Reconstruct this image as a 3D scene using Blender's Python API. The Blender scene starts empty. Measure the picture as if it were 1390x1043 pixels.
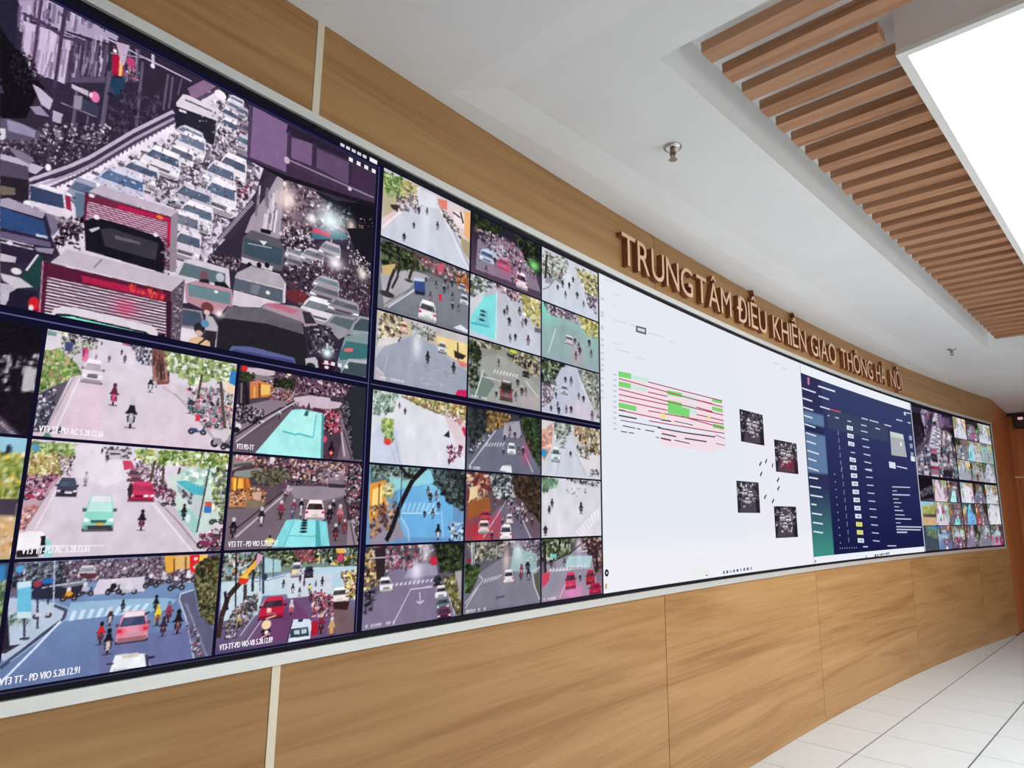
import bpy, bmesh, math, random
import numpy as np
from mathutils import Matrix, Vector

# ------------------------------------------------------------------ camera, light, exposure
scene = bpy.context.scene
U = 0.5                      # one screen cell = half a metre
CAM_Z = 1.61
PITCH, ROLL, YAW = 0.1866927, 0.0097864, math.radians(-45.7)
F_PX = 913.63
cam_data = bpy.data.cameras.new('camera')
cam_data.sensor_width = 36.0
cam_data.lens = 36.0 * F_PX / 1390.0
cam_data.clip_start = 0.02
cam = bpy.data.objects.new('camera', cam_data)
scene.collection.objects.link(cam)
cam.matrix_world = (Matrix.Translation((0, 0, CAM_Z)) @ Matrix.Rotation(YAW, 4, 'Z')
                    @ Matrix.Rotation(math.pi / 2 + PITCH, 4, 'X') @ Matrix.Rotation(ROLL, 4, 'Z'))
scene.camera = cam

world = bpy.data.worlds.new('world')
scene.world = world
world.use_nodes = True
world.node_tree.nodes['Background'].inputs[0].default_value = (0.96, 0.97, 0.97, 1)
world.node_tree.nodes['Background'].inputs[1].default_value = 2.1

LIGHT_BOX_POWER = 7.0        # emission of the ceiling diffuser
vs = scene.view_settings
vs.view_transform = 'Standard'
vs.look = 'None'
vs.exposure = 0.0
vs.gamma = 1.0
vs.use_curve_mapping = False

# ------------------------------------------------------------------ helpers
COL = scene.collection
rng = random.Random(7)

def srgb(r, g, b):
    def f(c):
        c /= 255.0
        return c / 12.92 if c <= 0.04045 else ((c + 0.055) / 1.055) ** 2.4
    return (f(r), f(g), f(b))

def link(o, parent=None):
    COL.objects.link(o)
    if parent is not None:
        o.parent = parent
    return o

def mesh_obj(name, verts, faces, mat, parent=None, smooth=False):
    me = bpy.data.meshes.new(name)
    me.from_pydata([tuple(v) for v in verts], [], faces)
    me.validate()
    bm = bmesh.new(); bm.from_mesh(me)
    bmesh.ops.recalc_face_normals(bm, faces=bm.faces)
    bm.to_mesh(me); bm.free()
    if smooth:
        for p in me.polygons: p.use_smooth = True
    if mat is not None:
        me.materials.append(mat)
    return link(bpy.data.objects.new(name, me), parent)

def bm_obj(name, bm, mat, parent=None, smooth=False):
    me = bpy.data.meshes.new(name)
    bmesh.ops.recalc_face_normals(bm, faces=bm.faces)
    bm.to_mesh(me); bm.free()
    if smooth:
        for p in me.polygons: p.use_smooth = True
    me.materials.append(mat)
    return link(bpy.data.objects.new(name, me), parent)

def empty(name, loc, label, cat, group=None):
    o = bpy.data.objects.new(name, None)
    o.location = loc
    o.empty_display_size = 0.1
    link(o)
    return tag(o, label, cat, group)

def tag(o, label=None, cat=None, group=None, kind=None):
    if label: o['label'] = label
    if cat: o['category'] = cat
    if group: o['group'] = group
    if kind: o['kind'] = kind
    return o

def box_verts(x0, x1, y0, y1, z0, z1):
    v = [(x0, y0, z0), (x1, y0, z0), (x1, y1, z0), (x0, y1, z0),
         (x0, y0, z1), (x1, y0, z1), (x1, y1, z1), (x0, y1, z1)]
    f = [(0, 3, 2, 1), (4, 5, 6, 7), (0, 1, 5, 4), (1, 2, 6, 5), (2, 3, 7, 6), (3, 0, 4, 7)]
    return v, f

def box(name, x0, x1, y0, y1, z0, z1, mat, parent=None, bevel=0.0):
    v, f = box_verts(x0, x1, y0, y1, z0, z1)
    if bevel <= 0:
        return mesh_obj(name, v, f, mat, parent)
    bm = bmesh.new()
    bv = [bm.verts.new(p) for p in v]
    for q in f: bm.faces.new([bv[i] for i in q])
    bmesh.ops.bevel(bm, geom=bm.edges[:], offset=bevel, segments=1, affect='EDGES')
    return bm_obj(name, bm, mat, parent)

def local(o, parent):
    """parent an object whose mesh is in world space under an empty"""
    o.parent = parent
    o.matrix_parent_inverse = parent.matrix_basis.inverted()
    return o

# the curved screen wall: an arc, s = length along it in cells, z = height in cells over the eye
SM, RAD = 11.718, 99.283
_A = math.radians(45.7)
_p6 = (0.92733 * math.cos(_A) + 7.00399 * math.sin(_A), -0.92733 * math.sin(_A) + 7.00399 * math.cos(_A))
XM = _p6[0] - RAD * math.sin((6 - SM) / RAD)
YM = _p6[1] + RAD * (1 - math.cos((6 - SM) / RAD))
FLOOR_Z, CEIL_Z = -3.22, 3.41

def arc(s):
    t = (s - SM) / RAD
    return XM + RAD * math.sin(t), YM - RAD * (1 - math.cos(t)), t

def W(s, z, d=0.0):
    """point at s along the wall, z cells over eye level, d metres in front of the wall face"""
    x, y, t = arc(s)
    return (x * U - math.sin(t) * d, y * U - math.cos(t) * d, z * U + CAM_Z)

def hz(z):
    return z * U + CAM_Z

def slab_data(s0, s1, z0, z1, d0, d1, n=0):
    n = n or max(1, int(round((s1 - s0) * 2)))
    v, f = [], []
    for i in range(n + 1):
        s = s0 + (s1 - s0) * i / n
        v += [W(s, z0, d0), W(s, z1, d0), W(s, z1, d1), W(s, z0, d1)]
    for i in range(n):
        a = 4 * i
        for k in range(4):
            b = (k + 1) % 4
            f.append((a + k, a + b, a + 4 + b, a + 4 + k))
    f.append((0, 1, 2, 3)); f.append((4 * n, 4 * n + 3, 4 * n + 2, 4 * n + 1))
    return v, f

def slab(name, s0, s1, z0, z1, d0, d1, mat, parent=None, n=0):
    v, f = slab_data(s0, s1, z0, z1, d0, d1, n)
    o = mesh_obj(name, v, f, mat)
    if parent is not None: local(o, parent)
    return o

# ------------------------------------------------------------------ materials
def new_mat(name):
    m = bpy.data.materials.new(name)
    m.use_nodes = True
    nt = m.node_tree
    return m, nt, nt.nodes['Principled BSDF']

def plain(name, col, rough=0.5, metal=0.0, noise=0.0, nscale=20.0, spec=0.5):
    m, nt, b = new_mat(name)
    b.inputs['Roughness'].default_value = rough
    b.inputs['Metallic'].default_value = metal
    b.inputs['Specular IOR Level'].default_value = spec
    if noise > 0:
        tc = nt.nodes.new('ShaderNodeTexCoord')
        nz = nt.nodes.new('ShaderNodeTexNoise'); nz.inputs['Scale'].default_value = nscale
        nz.inputs['Detail'].default_value = 4
        rp = nt.nodes.new('ShaderNodeValToRGB')
        rp.color_ramp.elements[0].position = 0.3
        rp.color_ramp.elements[1].position = 0.7
        rp.color_ramp.elements[0].color = tuple(c * (1 - noise) for c in col) + (1,)
        rp.color_ramp.elements[1].color = tuple(min(1, c * (1 + noise)) for c in col) + (1,)
        nt.links.new(tc.outputs['Object'], nz.inputs['Vector'])
        nt.links.new(nz.outputs['Fac'], rp.inputs[0])
        nt.links.new(rp.outputs[0], b.inputs['Base Color'])
    else:
        b.inputs['Base Color'].default_value = (*col, 1)
    return m

def wood(name, dark, mid, light, axis='X', rough=0.45, scale=1.0, rand=True):
    """long-grained veneer: streaked noise along one axis, broad cathedral figure on top"""
    m, nt, b = new_mat(name)
    N, L = nt.nodes, nt.links
    tc = N.new('ShaderNodeTexCoord')
    src = tc.outputs['Object']
    if rand:
        oi = N.new('ShaderNodeObjectInfo')
        mul = N.new('ShaderNodeMath'); mul.operation = 'MULTIPLY'; mul.inputs[1].default_value = 37.0
        L.new(oi.outputs['Random'], mul.inputs[0])
        add = N.new('ShaderNodeVectorMath'); add.operation = 'ADD'
        L.new(src, add.inputs[0]); L.new(mul.outputs[0], add.inputs[1])
        src = add.outputs[0]
    k = {'X': (0.55, 0.25, 8.0), 'Y': (9.0, 0.55, 9.0), 'Z': (9.0, 9.0, 0.55)}[axis]
    mp = N.new('ShaderNodeMapping'); mp.inputs['Scale'].default_value = tuple(c * scale for c in k)
    L.new(src, mp.inputs[0])
    n1 = N.new('ShaderNodeTexNoise'); n1.inputs['Scale'].default_value = 1.0
    n1.inputs['Detail'].default_value = 6; n1.inputs['Roughness'].default_value = 0.62
    n1.inputs['Distortion'].default_value = 0.9
    L.new(mp.outputs[0], n1.inputs['Vector'])
    mp2 = N.new('ShaderNodeMapping'); mp2.inputs['Scale'].default_value = tuple(c * scale * s for c, s in zip(k, (2.2, 9, 9) if axis == 'X' else (9, 2.2, 9) if axis == 'Y' else (9, 9, 2.2)))
    L.new(src, mp2.inputs[0])
    n2 = N.new('ShaderNodeTexNoise'); n2.inputs['Scale'].default_value = 1.0; n2.inputs['Detail'].default_value = 3
    L.new(mp2.outputs[0], n2.inputs['Vector'])
    mix = N.new('ShaderNodeMath'); mix.operation = 'MULTIPLY_ADD'
    mix.inputs[1].default_value = 0.28
    L.new(n2.outputs['Fac'], mix.inputs[0])
    m2 = N.new('ShaderNodeMath'); m2.operation = 'MULTIPLY'; m2.inputs[1].default_value = 0.72
    L.new(n1.outputs['Fac'], m2.inputs[0]); L.new(m2.outputs[0], mix.inputs[2])
    rp = N.new('ShaderNodeValToRGB')
    e = rp.color_ramp.elements
    e[0].position = 0.33; e[0].color = (*dark, 1)
    e[1].position = 0.66; e[1].color = (*light, 1)
    em = e.new(0.49); em.color = (*mid, 1)
    L.new(mix.outputs[0], rp.inputs[0])
    L.new(rp.outputs[0], b.inputs['Base Color'])
    b.inputs['Roughness'].default_value = rough
    b.inputs['Specular IOR Level'].default_value = 0.35
    bp = N.new('ShaderNodeBump'); bp.inputs['Strength'].default_value = 0.08; bp.inputs['Distance'].default_value = 0.002
    L.new(n2.outputs['Fac'], bp.inputs['Height']); L.new(bp.outputs[0], b.inputs['Normal'])
    return m

M = {}
M['oak'] = wood('oak_veneer', srgb(139, 96, 54), srgb(163, 121, 75), srgb(177, 137, 90), 'X')
M['oak_end'] = wood('red_brown_veneer', srgb(160, 86, 40), srgb(180, 102, 52), srgb(194, 118, 66), 'Z', scale=0.6)
M['slat'] = wood('slat_veneer', srgb(146, 98, 66), srgb(180, 132, 98), srgb(198, 154, 120), 'Y', rough=0.55, scale=1.4)
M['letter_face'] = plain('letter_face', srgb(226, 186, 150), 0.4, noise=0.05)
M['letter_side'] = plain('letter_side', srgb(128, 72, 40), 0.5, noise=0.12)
M['paint'] = plain('ceiling_paint', (0.86, 0.875, 0.88), 0.75, noise=0.02, nscale=3)
M['paint_white'] = plain('white_paint', (0.82, 0.82, 0.80), 0.7, noise=0.02, nscale=3)
M['wallpaint'] = plain('wall_paint', (0.82, 0.82, 0.80), 0.75, noise=0.03, nscale=2)
M['box_side'] = plain('light_box_paint', srgb(226, 212, 206), 0.6, noise=0.02, nscale=3)
M['trim_metal'] = plain('cream_strip', srgb(226, 214, 190), 0.35, 0.2)
M['alu'] = plain('brushed_aluminium', (0.74, 0.74, 0.71), 0.34, 0.5, noise=0.015, nscale=60)
M['bezel'] = plain('black_bezel', (0.004, 0.004, 0.009), 0.5, spec=0.12)
M['groove'] = plain('dark_groove', srgb(96, 62, 34), 0.8)
M['tile'] = plain('stone_tile', srgb(200, 202, 203), 0.30, noise=0.035, nscale=6)
M['grout'] = plain('dark_grout', srgb(72, 66, 60), 0.9, noise=0.1, nscale=40)
M['chrome'] = plain('chrome', (0.62, 0.61, 0.58), 0.22, 1.0)
M['brass'] = plain('dull_brass', (0.30, 0.24, 0.16), 0.4, 0.9)
M['dark_plastic'] = plain('dark_plastic', srgb(46, 20, 14), 0.5)

def emission(name, col, strength, sample=True):
    m = bpy.data.materials.new(name); m.use_nodes = True
    nt = m.node_tree
    for n in list(nt.nodes): nt.nodes.remove(n)
    o = nt.nodes.new('ShaderNodeOutputMaterial'); e = nt.nodes.new('ShaderNodeEmission')
    e.inputs[0].default_value = (*col, 1); e.inputs[1].default_value = strength
    nt.links.new(e.outputs[0], o.inputs[0])
    if not sample:
        try: m.cycles.emission_sampling = 'NONE'
        except Exception: pass
    return m
_g = bpy.data.materials.new('window_glass'); _g.use_nodes = True  # glazing of the unseen openings added for extra light
_n = _g.node_tree
for _x in list(_n.nodes): _n.nodes.remove(_x)
_go = _n.nodes.new('ShaderNodeOutputMaterial'); _gm = _n.nodes.new('ShaderNodeMixShader'); _gt = _n.nodes.new('ShaderNodeBsdfTransparent'); _gg = _n.nodes.new('ShaderNodeBsdfGlossy')
_gm.inputs[0].default_value = 0.05; _gg.inputs['Roughness'].default_value = 0.02
_n.links.new(_gt.outputs[0], _gm.inputs[1]); _n.links.new(_gg.outputs[0], _gm.inputs[2]); _n.links.new(_gm.outputs[0], _go.inputs[0])
M['glass'] = _g
M['diffuser'] = emission('light_box_diffuser', (0.94, 0.98, 0.985), LIGHT_BOX_POWER)
M['lamp_spot'] = emission('lamp_spot', srgb(255, 214, 200), 0.6)

# ------------------------------------------------------------------ the room
X_END = 27.9 * U
X_BACK, Y_RIGHT = -6.0, -6.5
S_END = 24.38
cx, cy, _ = arc(S_END)
CXE, CYE = cx * U, cy * U          # corner at the screen's right end

# floor: a slab under separate tiles
floor = box('floor', X_BACK, X_END, Y_RIGHT, 2.5, hz(FLOOR_Z) - 0.12, hz(FLOOR_Z) - 0.006, M['grout'])
tag(floor, 'pale stone tiled floor with dark joint lines', 'floor', kind='structure')
TX, TY = 1.195 * U, 1.203 * U
X0L, Y0L = 9.245 * U, 3.567 * U
gx, gy = 0.0034, 0.0058           # half joints: fine across, dark and wide along
tv, tf = box_verts(-TX / 2 + gx, TX / 2 - gx, -TY / 2 + gy, TY / 2 - gy, -0.006, 0.0)
tile_me = bpy.data.meshes.new('tile'); tile_me.from_pydata(tv, [], tf); tile_me.materials.append(M['tile'])
i0 = int((X_BACK - X0L) // TX); i1 = int((X_END - X0L) // TX)
for j in range(-7, 3):
    yc = Y0L + (j - 0.5) * TY
    for i in range(-8, i1):
        xc = X0L + (i + 0.5) * TX
        # keep tiles in front of the wall face
        tt = (xc / U - XM) / RAD
        yw = (YM - RAD * (1 - math.cos(math.asin(max(-1, min(1, tt)))))) * U if xc < CXE else CYE
        y_edge = yc + TY / 2
        if yc - TY / 2 > yw - 0.02: continue
        o = bpy.data.objects.new('tile', tile_me)
        o.location = (xc, yc, hz(FLOOR_Z))
        if y_edge > yw - 0.01:                       # cut tile at the wall foot
            me = bpy.data.meshes.new('tile')
            def wy(x):
                t = (x / U - XM) / RAD
                return ((YM - RAD * (1 - math.cos(math.asin(max(-1, min(1, t)))))) * U if x < CXE else CYE) - yc - 0.001
            xs = (-TX / 2 + gx, TX / 2 - gx)
            top = [min(TY / 2 - gy, wy(xc + xx)) for xx in xs]
            lo = -TY / 2 + gy
            if max(top) - lo < 0.02: continue
            top = [max(lo + 0.004, t) for t in top]
            v = []
            for zz in (-0.006, 0.0):
                v += [(xs[0], lo, zz), (xs[1], lo, zz), (xs[1], top[1], zz), (xs[0], top[0], zz)]
            me.from_pydata(v, [], tf); me.materials.append(M['tile'])
            o.data = me
        link(o, floor)

# far parts of the floor that the tiles do not reach
box('floor_field', X_BACK, X0L - 8 * TX - 0.003, Y_RIGHT, 2.4, hz(FLOOR_Z) - 0.006, hz(FLOOR_Z), M['tile'], floor)
box('floor_field', X0L - 8 * TX, X_END, Y_RIGHT, Y0L - 8 * TY, hz(FLOOR_Z) - 0.006, hz(FLOOR_Z), M['tile'], floor)

box('floor_field', X0L + i1 * TX + 0.004, X_END, Y0L - 8 * TY + 0.006, CYE, hz(FLOOR_Z) - 0.006, hz(FLOOR_Z), M['tile'], floor)

# curved screen wall: core with oak panels on it
wall = slab('wall_left', -9, S_END, FLOOR_Z - 0.2, CEIL_Z + 1.0, -0.20, -0.014, M['groove'])
tag(wall, 'gently curved wall clad in oak panels around the screens', 'wall', kind='structure')
joints = [-9, -2.44, 2.40, 7.25, 12.02, 17.0, 21.8, S_END]
for a, b in zip(joints[:-1], joints[1:]):
    g0 = 0.032 if abs(a - 2.40) < 0.01 else 0.006
    g1 = 0.032 if abs(b - 2.40) < 0.01 else 0.006
    slab('wood_panel', a + g0, b - g1 if b < S_END else b, FLOOR_Z, -0.90, -0.014, 0.0, M['oak'], wall)
    slab('wood_panel', a + g0, b - g1 if b < S_END else b, 2.68, CEIL_Z, -0.014, 0.0, M['oak'], wall)
for z0, z1 in ((FLOOR_Z, -0.90), (2.68, CEIL_Z)):
    slab('joint_strip', 2.40 - 0.028, 2.40 + 0.028, z0, z1, -0.014, 0.002, M['trim_metal'], wall)

# straight return beyond the screen and the dark end wall
YE1 = CYE + 0.085                  # the return drifts slightly away from the room axis
_v = []
for _z in (hz(FLOOR_Z) - 0.1, hz(CEIL_Z) + 0.5):
    _v += [(CXE, CYE, _z), (X_END, YE1, _z), (X_END, YE1 + 0.2, _z), (CXE, CYE + 0.2, _z)]
ret = mesh_obj('wall_return', _v, box_verts(0, 1, 0, 1, 0, 1)[1], M['oak_end'])
tag(ret, 'brown veneered wall running on past the screen end', 'wall', kind='structure')
endw = box('wall_end', X_END, X_END + 0.2, Y_RIGHT, YE1 + 0.2, hz(FLOOR_Z) - 0.1, hz(CEIL_Z) + 0.5, M['oak_end'])
tag(endw, 'dark red brown veneered end wall with pale inlay lines', 'wall', kind='structure')
zl = 1.27
box('inlay_strip', X_END - 0.004, X_END, YE1 - 2.2, YE1, hz(zl) - 0.014, hz(zl) + 0.014, M['letter_face'], endw)
box('inlay_strip', X_END - 0.004, X_END, YE1 - 0.285, YE1 - 0.262, hz(FLOOR_Z), hz(zl) - 0.014, M['letter_face'], endw)
_v = []
for _z in (hz(zl) - 0.010, hz(zl) + 0.010):
    _v += [(CXE + 0.5, CYE + 0.085 * 0.5 / (X_END - CXE) - 0.004, _z), (X_END - 0.004, YE1 - 0.004, _z), (X_END - 0.004, YE1, _z), (CXE + 0.5, CYE + 0.085 * 0.5 / (X_END - CXE), _z)]
mesh_obj('inlay_strip', _v, box_verts(0, 1, 0, 1, 0, 1)[1], M['slat'], ret)
box('header_board', X_END - 0.05, X_END, YE1 - 3.0, YE1, hz(CEIL_Z) - 0.055, hz(CEIL_Z), M['dark_plastic'], endw)
# wall opposite the screens: sill, header, piers; unseen openings added to brighten the ceiling
bm = bmesh.new()
WZ0, WZ1 = 0.30, 2.35
def _add(x0, x1, z0, z1):
    v, f = box_verts(x0, x1, Y_RIGHT - 0.2, Y_RIGHT, z0, z1)
    bv = [bm.verts.new(p) for p in v]
    for q in f: bm.faces.new([bv[i] for i in q])
_add(X_BACK, X_END, hz(FLOOR_Z) - 0.1, WZ0); _add(X_BACK, X_END, WZ1, hz(CEIL_Z) + 0.5)
WINX = []
_x = X_BACK
for _w in range(4):
    _add(_x, _x + 0.7, WZ0, WZ1); WINX.append((_x + 0.7, _x + 3.5)); _x += 3.5
_add(_x, X_END, WZ0, WZ1)
wr = bm_obj('wall_right', bm, M['wallpaint'])
for _n, (wx0, wx1) in enumerate(WINX):
    bm = bmesh.new()
    for x0, x1, z0, z1 in ((wx0, wx0 + .05, WZ0, WZ1), (wx1 - .05, wx1, WZ0, WZ1), (wx0 + .05, wx1 - .05, WZ0, WZ0 + .05), (wx0 + .05, wx1 - .05, WZ1 - .05, WZ1), ((wx0 + wx1) / 2 - .025, (wx0 + wx1) / 2 + .025, WZ0 + .05, WZ1 - .05)):
        v, f = box_verts(x0, x1, Y_RIGHT - 0.12, Y_RIGHT - 0.06, z0, z1)
        bv = [bm.verts.new(p) for p in v]
        for q in f: bm.faces.new([bv[i] for i in q])
    _win = bm_obj('window_%d' % (_n + 1), bm, M['paint_white'])
    tag(_win, 'white framed tall opening added opposite the screens to brighten the hall', 'window', 'light openings added opposite the screens', 'structure')
    for x0, x1 in ((wx0 + .05, (wx0 + wx1) / 2 - .025), ((wx0 + wx1) / 2 + .025, wx1 - .05)):
        box('pane', x0, x1, Y_RIGHT - 0.092, Y_RIGHT - 0.088, WZ0 + .05, WZ1 - .05, M['glass'], _win)
tag(wr, 'plain pale wall on the far side of the hall', 'wall', kind='structure')
wb = box('wall_back', X_BACK - 0.2, X_BACK, Y_RIGHT, 2.6, hz(FLOOR_Z) - 0.1, hz(CEIL_Z) + 0.5, M['wallpaint'])
tag(wb, 'plain pale wall behind the viewer', 'wall', kind='structure')

# ceiling: lower border, raised field, coffer with slats
ZC, ZT, ZR = hz(3.41), hz(3.455), hz(3.90)
TRX0, TRX1, TRY1 = 3.22 * U, 20.0 * U, 3.90 * U
RX0, RX1, RY1, RY0 = 4.10 * U, 17.19 * U, 2.45 * U, -6.6 * U
TRY0 = -5.0
def ring(bm, outer, inner, z):
    ox0, ox1, oy0, oy1 = outer; ix0, ix1, iy0, iy1 = inner
    o = [bm.verts.new((x, y, z)) for x, y in ((ox0, oy0), (ox1, oy0), (ox1, oy1), (ox0, oy1))]
    i = [bm.verts.new((x, y, z)) for x, y in ((ix0, iy0), (ix1, iy0), (ix1, iy1), (ix0, iy1))]
    for k in range(4):
        bm.faces.new((o[k], o[(k + 1) % 4], i[(k + 1) % 4], i[k]))
    return i
def riser(bm, loop, z, inset=0.0):
    cxm = sum(v.co.x for v in loop) / 4; cym = sum(v.co.y for v in loop) / 4
    up = [bm.verts.new((v.co.x + math.copysign(inset, cxm - v.co.x), v.co.y + math.copysign(inset, cym - v.co.y), z)) for v in loop]
    for k in range(4):
        bm.faces.new((loop[k], loop[(k + 1) % 4], up[(k + 1) % 4], up[k]))
    return up
bm = bmesh.new()
lp = ring(bm, (X_BACK, X_END, Y_RIGHT, 2.6), (TRX0, TRX1, TRY0, TRY1), ZC)
up = riser(bm, lp, ZT, 0.16)
# field between tray edge and coffer
inn = [bm.verts.new((x, y, ZT)) for x, y in ((RX0, RY0), (RX1, RY0), (RX1, RY1), (RX0, RY1))]
for k in range(4):
    bm.faces.new((up[k], up[(k + 1) % 4], inn[(k + 1) % 4], inn[k]))
top = riser(bm, inn, ZR)
bm.faces.new(top)
# closing lid
lid = [bm.verts.new((x, y, ZR + 0.15)) for x, y in ((X_BACK, Y_RIGHT), (X_END, Y_RIGHT), (X_END, 2.6), (X_BACK, 2.6))]
bm.faces.new(lid)
ceil = bm_obj('ceiling', bm, M['paint'])
for p in ceil.data.polygons: p.use_smooth = False
tag(ceil, 'white painted ceiling with a raised field and a slatted coffer', 'ceiling', kind='structure')

# wooden slats across the coffer
ZS = hz(3.60)
PIT, SW, SH = 0.354 * U, 0.178 * U, 0.095 * U
LBX0, LBX1, LBY1, LBY0 = 5.36 * U, 16.3 * U, 1.125 * U, -5.6 * U
def slat_mesh(y0, y1):
    bm = bmesh.new()
    v, f = box_verts(-SW / 2, SW / 2, y0, y1, 0, SH)
    bv = [bm.verts.new(p) for p in v]
    for q in f: bm.faces.new([bv[i] for i in q])
    bmesh.ops.bevel(bm, geom=bm.edges[:], offset=0.0015, segments=1, affect='EDGES')
    me = bpy.data.meshes.new('slat'); bmesh.ops.recalc_face_normals(bm, faces=bm.faces)
    bm.to_mesh(me); bm.free(); me.materials.append(M['slat'])
    return me
YS1 = 2.275 * U
long_me = slat_mesh(RY0 + 0.1, YS1)
short_me = slat_mesh(LBY1 + 0.004, YS1)
stub_me = slat_mesh(LBY1 + 0.03, YS1)
for i in range(35):
    xc = 4.45 * U + SW / 2 + i * PIT
    if xc + SW / 2 > RX1 - 0.02: break
    me = long_me if (i < 2 or xc - SW / 2 > LBX1) else stub_me if i == 2 else short_me
    o = bpy.data.objects.new('slat', me)
    o.location = (xc, 0, ZS)
    link(o, ceil)

# luminous box hanging in the coffer
lb = empty('ceiling_light_box', ((LBX0 + LBX1) / 2, (LBY0 + LBY1) / 2, hz(3.49)),
           'large glowing white ceiling light box beside the wooden slats', 'light')
ZB = hz(3.49)
bm = bmesh.new()
o4 = [(LBX0, LBY0), (LBX1, LBY0), (LBX1, LBY1), (LBX0, LBY1)]
lo = [bm.verts.new((x, y, ZB)) for x, y in o4]
hi = [bm.verts.new((x, y, ZR)) for x, y in o4]
for k in range(4): bm.faces.new((lo[k], lo[(k + 1) % 4], hi[(k + 1) % 4], hi[k]))
bm.faces.new(hi)
local(bm_obj('housing', bm, M['box_side']), lb)
tw = 0.032
def frame_strip(x0, x1, y0, y1):
    local(box('trim', x0, x1, y0, y1, ZB - 0.006, ZB + 0.014, M['paint_white']), lb)
frame_strip(LBX0 - 0.003, LBX0 + tw, LBY0 - 0.003, LBY1 + 0.003); frame_strip(LBX1 - tw, LBX1 + 0.003, LBY0 - 0.003, LBY1 + 0.003)
frame_strip(LBX0 + tw, LBX1 - tw, LBY0 - 0.003, LBY0 + tw); frame_strip(LBX0 + tw, LBX1 - tw, LBY1 - tw, LBY1 + 0.003)
local(box('diffuser', LBX0 + tw, LBX1 - tw, LBY0 + tw, LBY1 - tw, ZB + 0.008, ZB + 0.012, M['diffuser']), lb)

# pendant fire sprinklers
def lathe(bm, prof, n=16):
    rings = []
    for r, z in prof:
        rings.append([bm.verts.new((r * math.cos(2 * math.pi * k / n), r * math.sin(2 * math.pi * k / n), z)) for k in range(n)])
    for a, b in zip(rings[:-1], rings[1:]):
        for k in range(n):
            bm.faces.new((a[k], a[(k + 1) % n], b[(k + 1) % n], b[k]))
    bm.faces.new(rings[0]); bm.faces.new(rings[-1])
def sprinkler(x, y, label):
    e = empty('fire_sprinkler', (x, y, ZT), label, 'sprinkler', 'pendant fire sprinklers in the ceiling')
    bm = bmesh.new(); lathe(bm, [(0.044, 0.0), (0.044, -0.004), (0.040, -0.012), (0.028, -0.016), (0.020, -0.016)], 24)
    bm_obj('escutcheon', bm, M['chrome'], e, True)
    bm = bmesh.new(); lathe(bm, [(0.013, -0.014), (0.013, -0.030), (0.016, -0.032), (0.016, -0.038), (0.008, -0.040)], 12)
    bm_obj('body', bm, M['brass'], e)
    for sgn in (-1, 1):
        bm = bmesh.new()
        v, f = box_verts(-0.003, 0.003, sgn * 0.012 - 0.003, sgn * 0.012 + 0.003, -0.066, -0.036)
        bv = [bm.verts.new((a, b * (1 if c > -0.05 else 0.5), c)) for a, b, c in v]
        for q in f: bm.faces.new([bv[i] for i in q])
        bm_obj('frame_arm', bm, M['brass'], e)
    bm = bmesh.new(); lathe(bm, [(0.004, -0.04), (0.004, -0.064)], 8)
    bm_obj('bulb', bm, M['chrome'], e)
    bm = bmesh.new(); lathe(bm, [(0.018, -0.066), (0.021, -0.069), (0.010, -0.071)], 14)
    bm_obj('deflector', bm, M['brass'], e)
def ceil_pt(x, y):        # room position of a ceiling point, from the surveyed coordinates (cells)
    return x * U, y * U
sprinkler(*ceil_pt(5.30 , 3.05), 'chrome fire sprinkler on the ceiling nearer to the viewer')
sprinkler(*ceil_pt(16.35, 3.01), 'small fire sprinkler on the far ceiling past the slats')

# emergency lamp high on the end wall
el = empty('emergency_lamp', (X_END, YE1 - 0.22, hz(CEIL_Z) - 0.18), 'dark emergency lamp box high on the end wall', 'lamp')
local(box('casing', X_END - 0.10, X_END, YE1 - 0.34, YE1 - 0.09, hz(CEIL_Z) - 0.27, hz(CEIL_Z) - 0.07, M['dark_plastic'], bevel=0.008), el)
local(box('lens', X_END - 0.106, X_END - 0.10, YE1 - 0.22, YE1 - 0.15, hz(CEIL_Z) - 0.13, hz(CEIL_Z) - 0.085, M['lamp_spot']), el)

# ------------------------------------------------------------------ raised lettering over the screens
sign = empty('lettering_sign', W(11.9, 2.79), 'row of raised tan wooden letters on the oak wall above the screens', 'sign')
CAP = 0.378 * U
BASE_Z = 2.785
words = [('TRUNG', 6.385, 8.114), ('TÂM', 8.227, 9.281), ('ĐIỀU', 9.476, 10.531), ('KHIỂN', 10.772, 12.146),
         ('GIAO', 12.372, 13.567), ('THÔNG', 13.827, 15.554), ('HÀ', 15.757, 16.323), ('NỘI', 16.63, 17.36)]
def text_mesh(txt, extrude=0.0, size=1.0, res=3, bold=0.0):
    c = bpy.data.curves.new('t', 'FONT')
    c.body = txt; c.size = size; c.extrude = extrude; c.resolution_u = res; c.offset = bold
    o = bpy.data.objects.new('t', c); COL.objects.link(o)
    dg = bpy.context.evaluated_depsgraph_get(); dg.update()
    me = bpy.data.meshes.new_from_object(o.evaluated_get(dg))
    COL.objects.unlink(o); bpy.data.objects.remove(o); bpy.data.curves.remove(c)
    return me
_h = text_mesh('H', 0, 1.0)
_hv = np.array([v.co[:] for v in _h.vertices]); CAPK = _hv[:, 1].max() - _hv[:, 1].min()
DEPTH = 0.038
def adv(txt):                       # pen positions for each glyph, from the widths of growing prefixes
    xs = []
    for ch in txt:
        me = text_mesh(ch, 0, 1.0); v = np.array([p.co[:] for p in me.vertices]); xs.append((v[:, 0].min(), v[:, 0].max()))
    return xs
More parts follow.
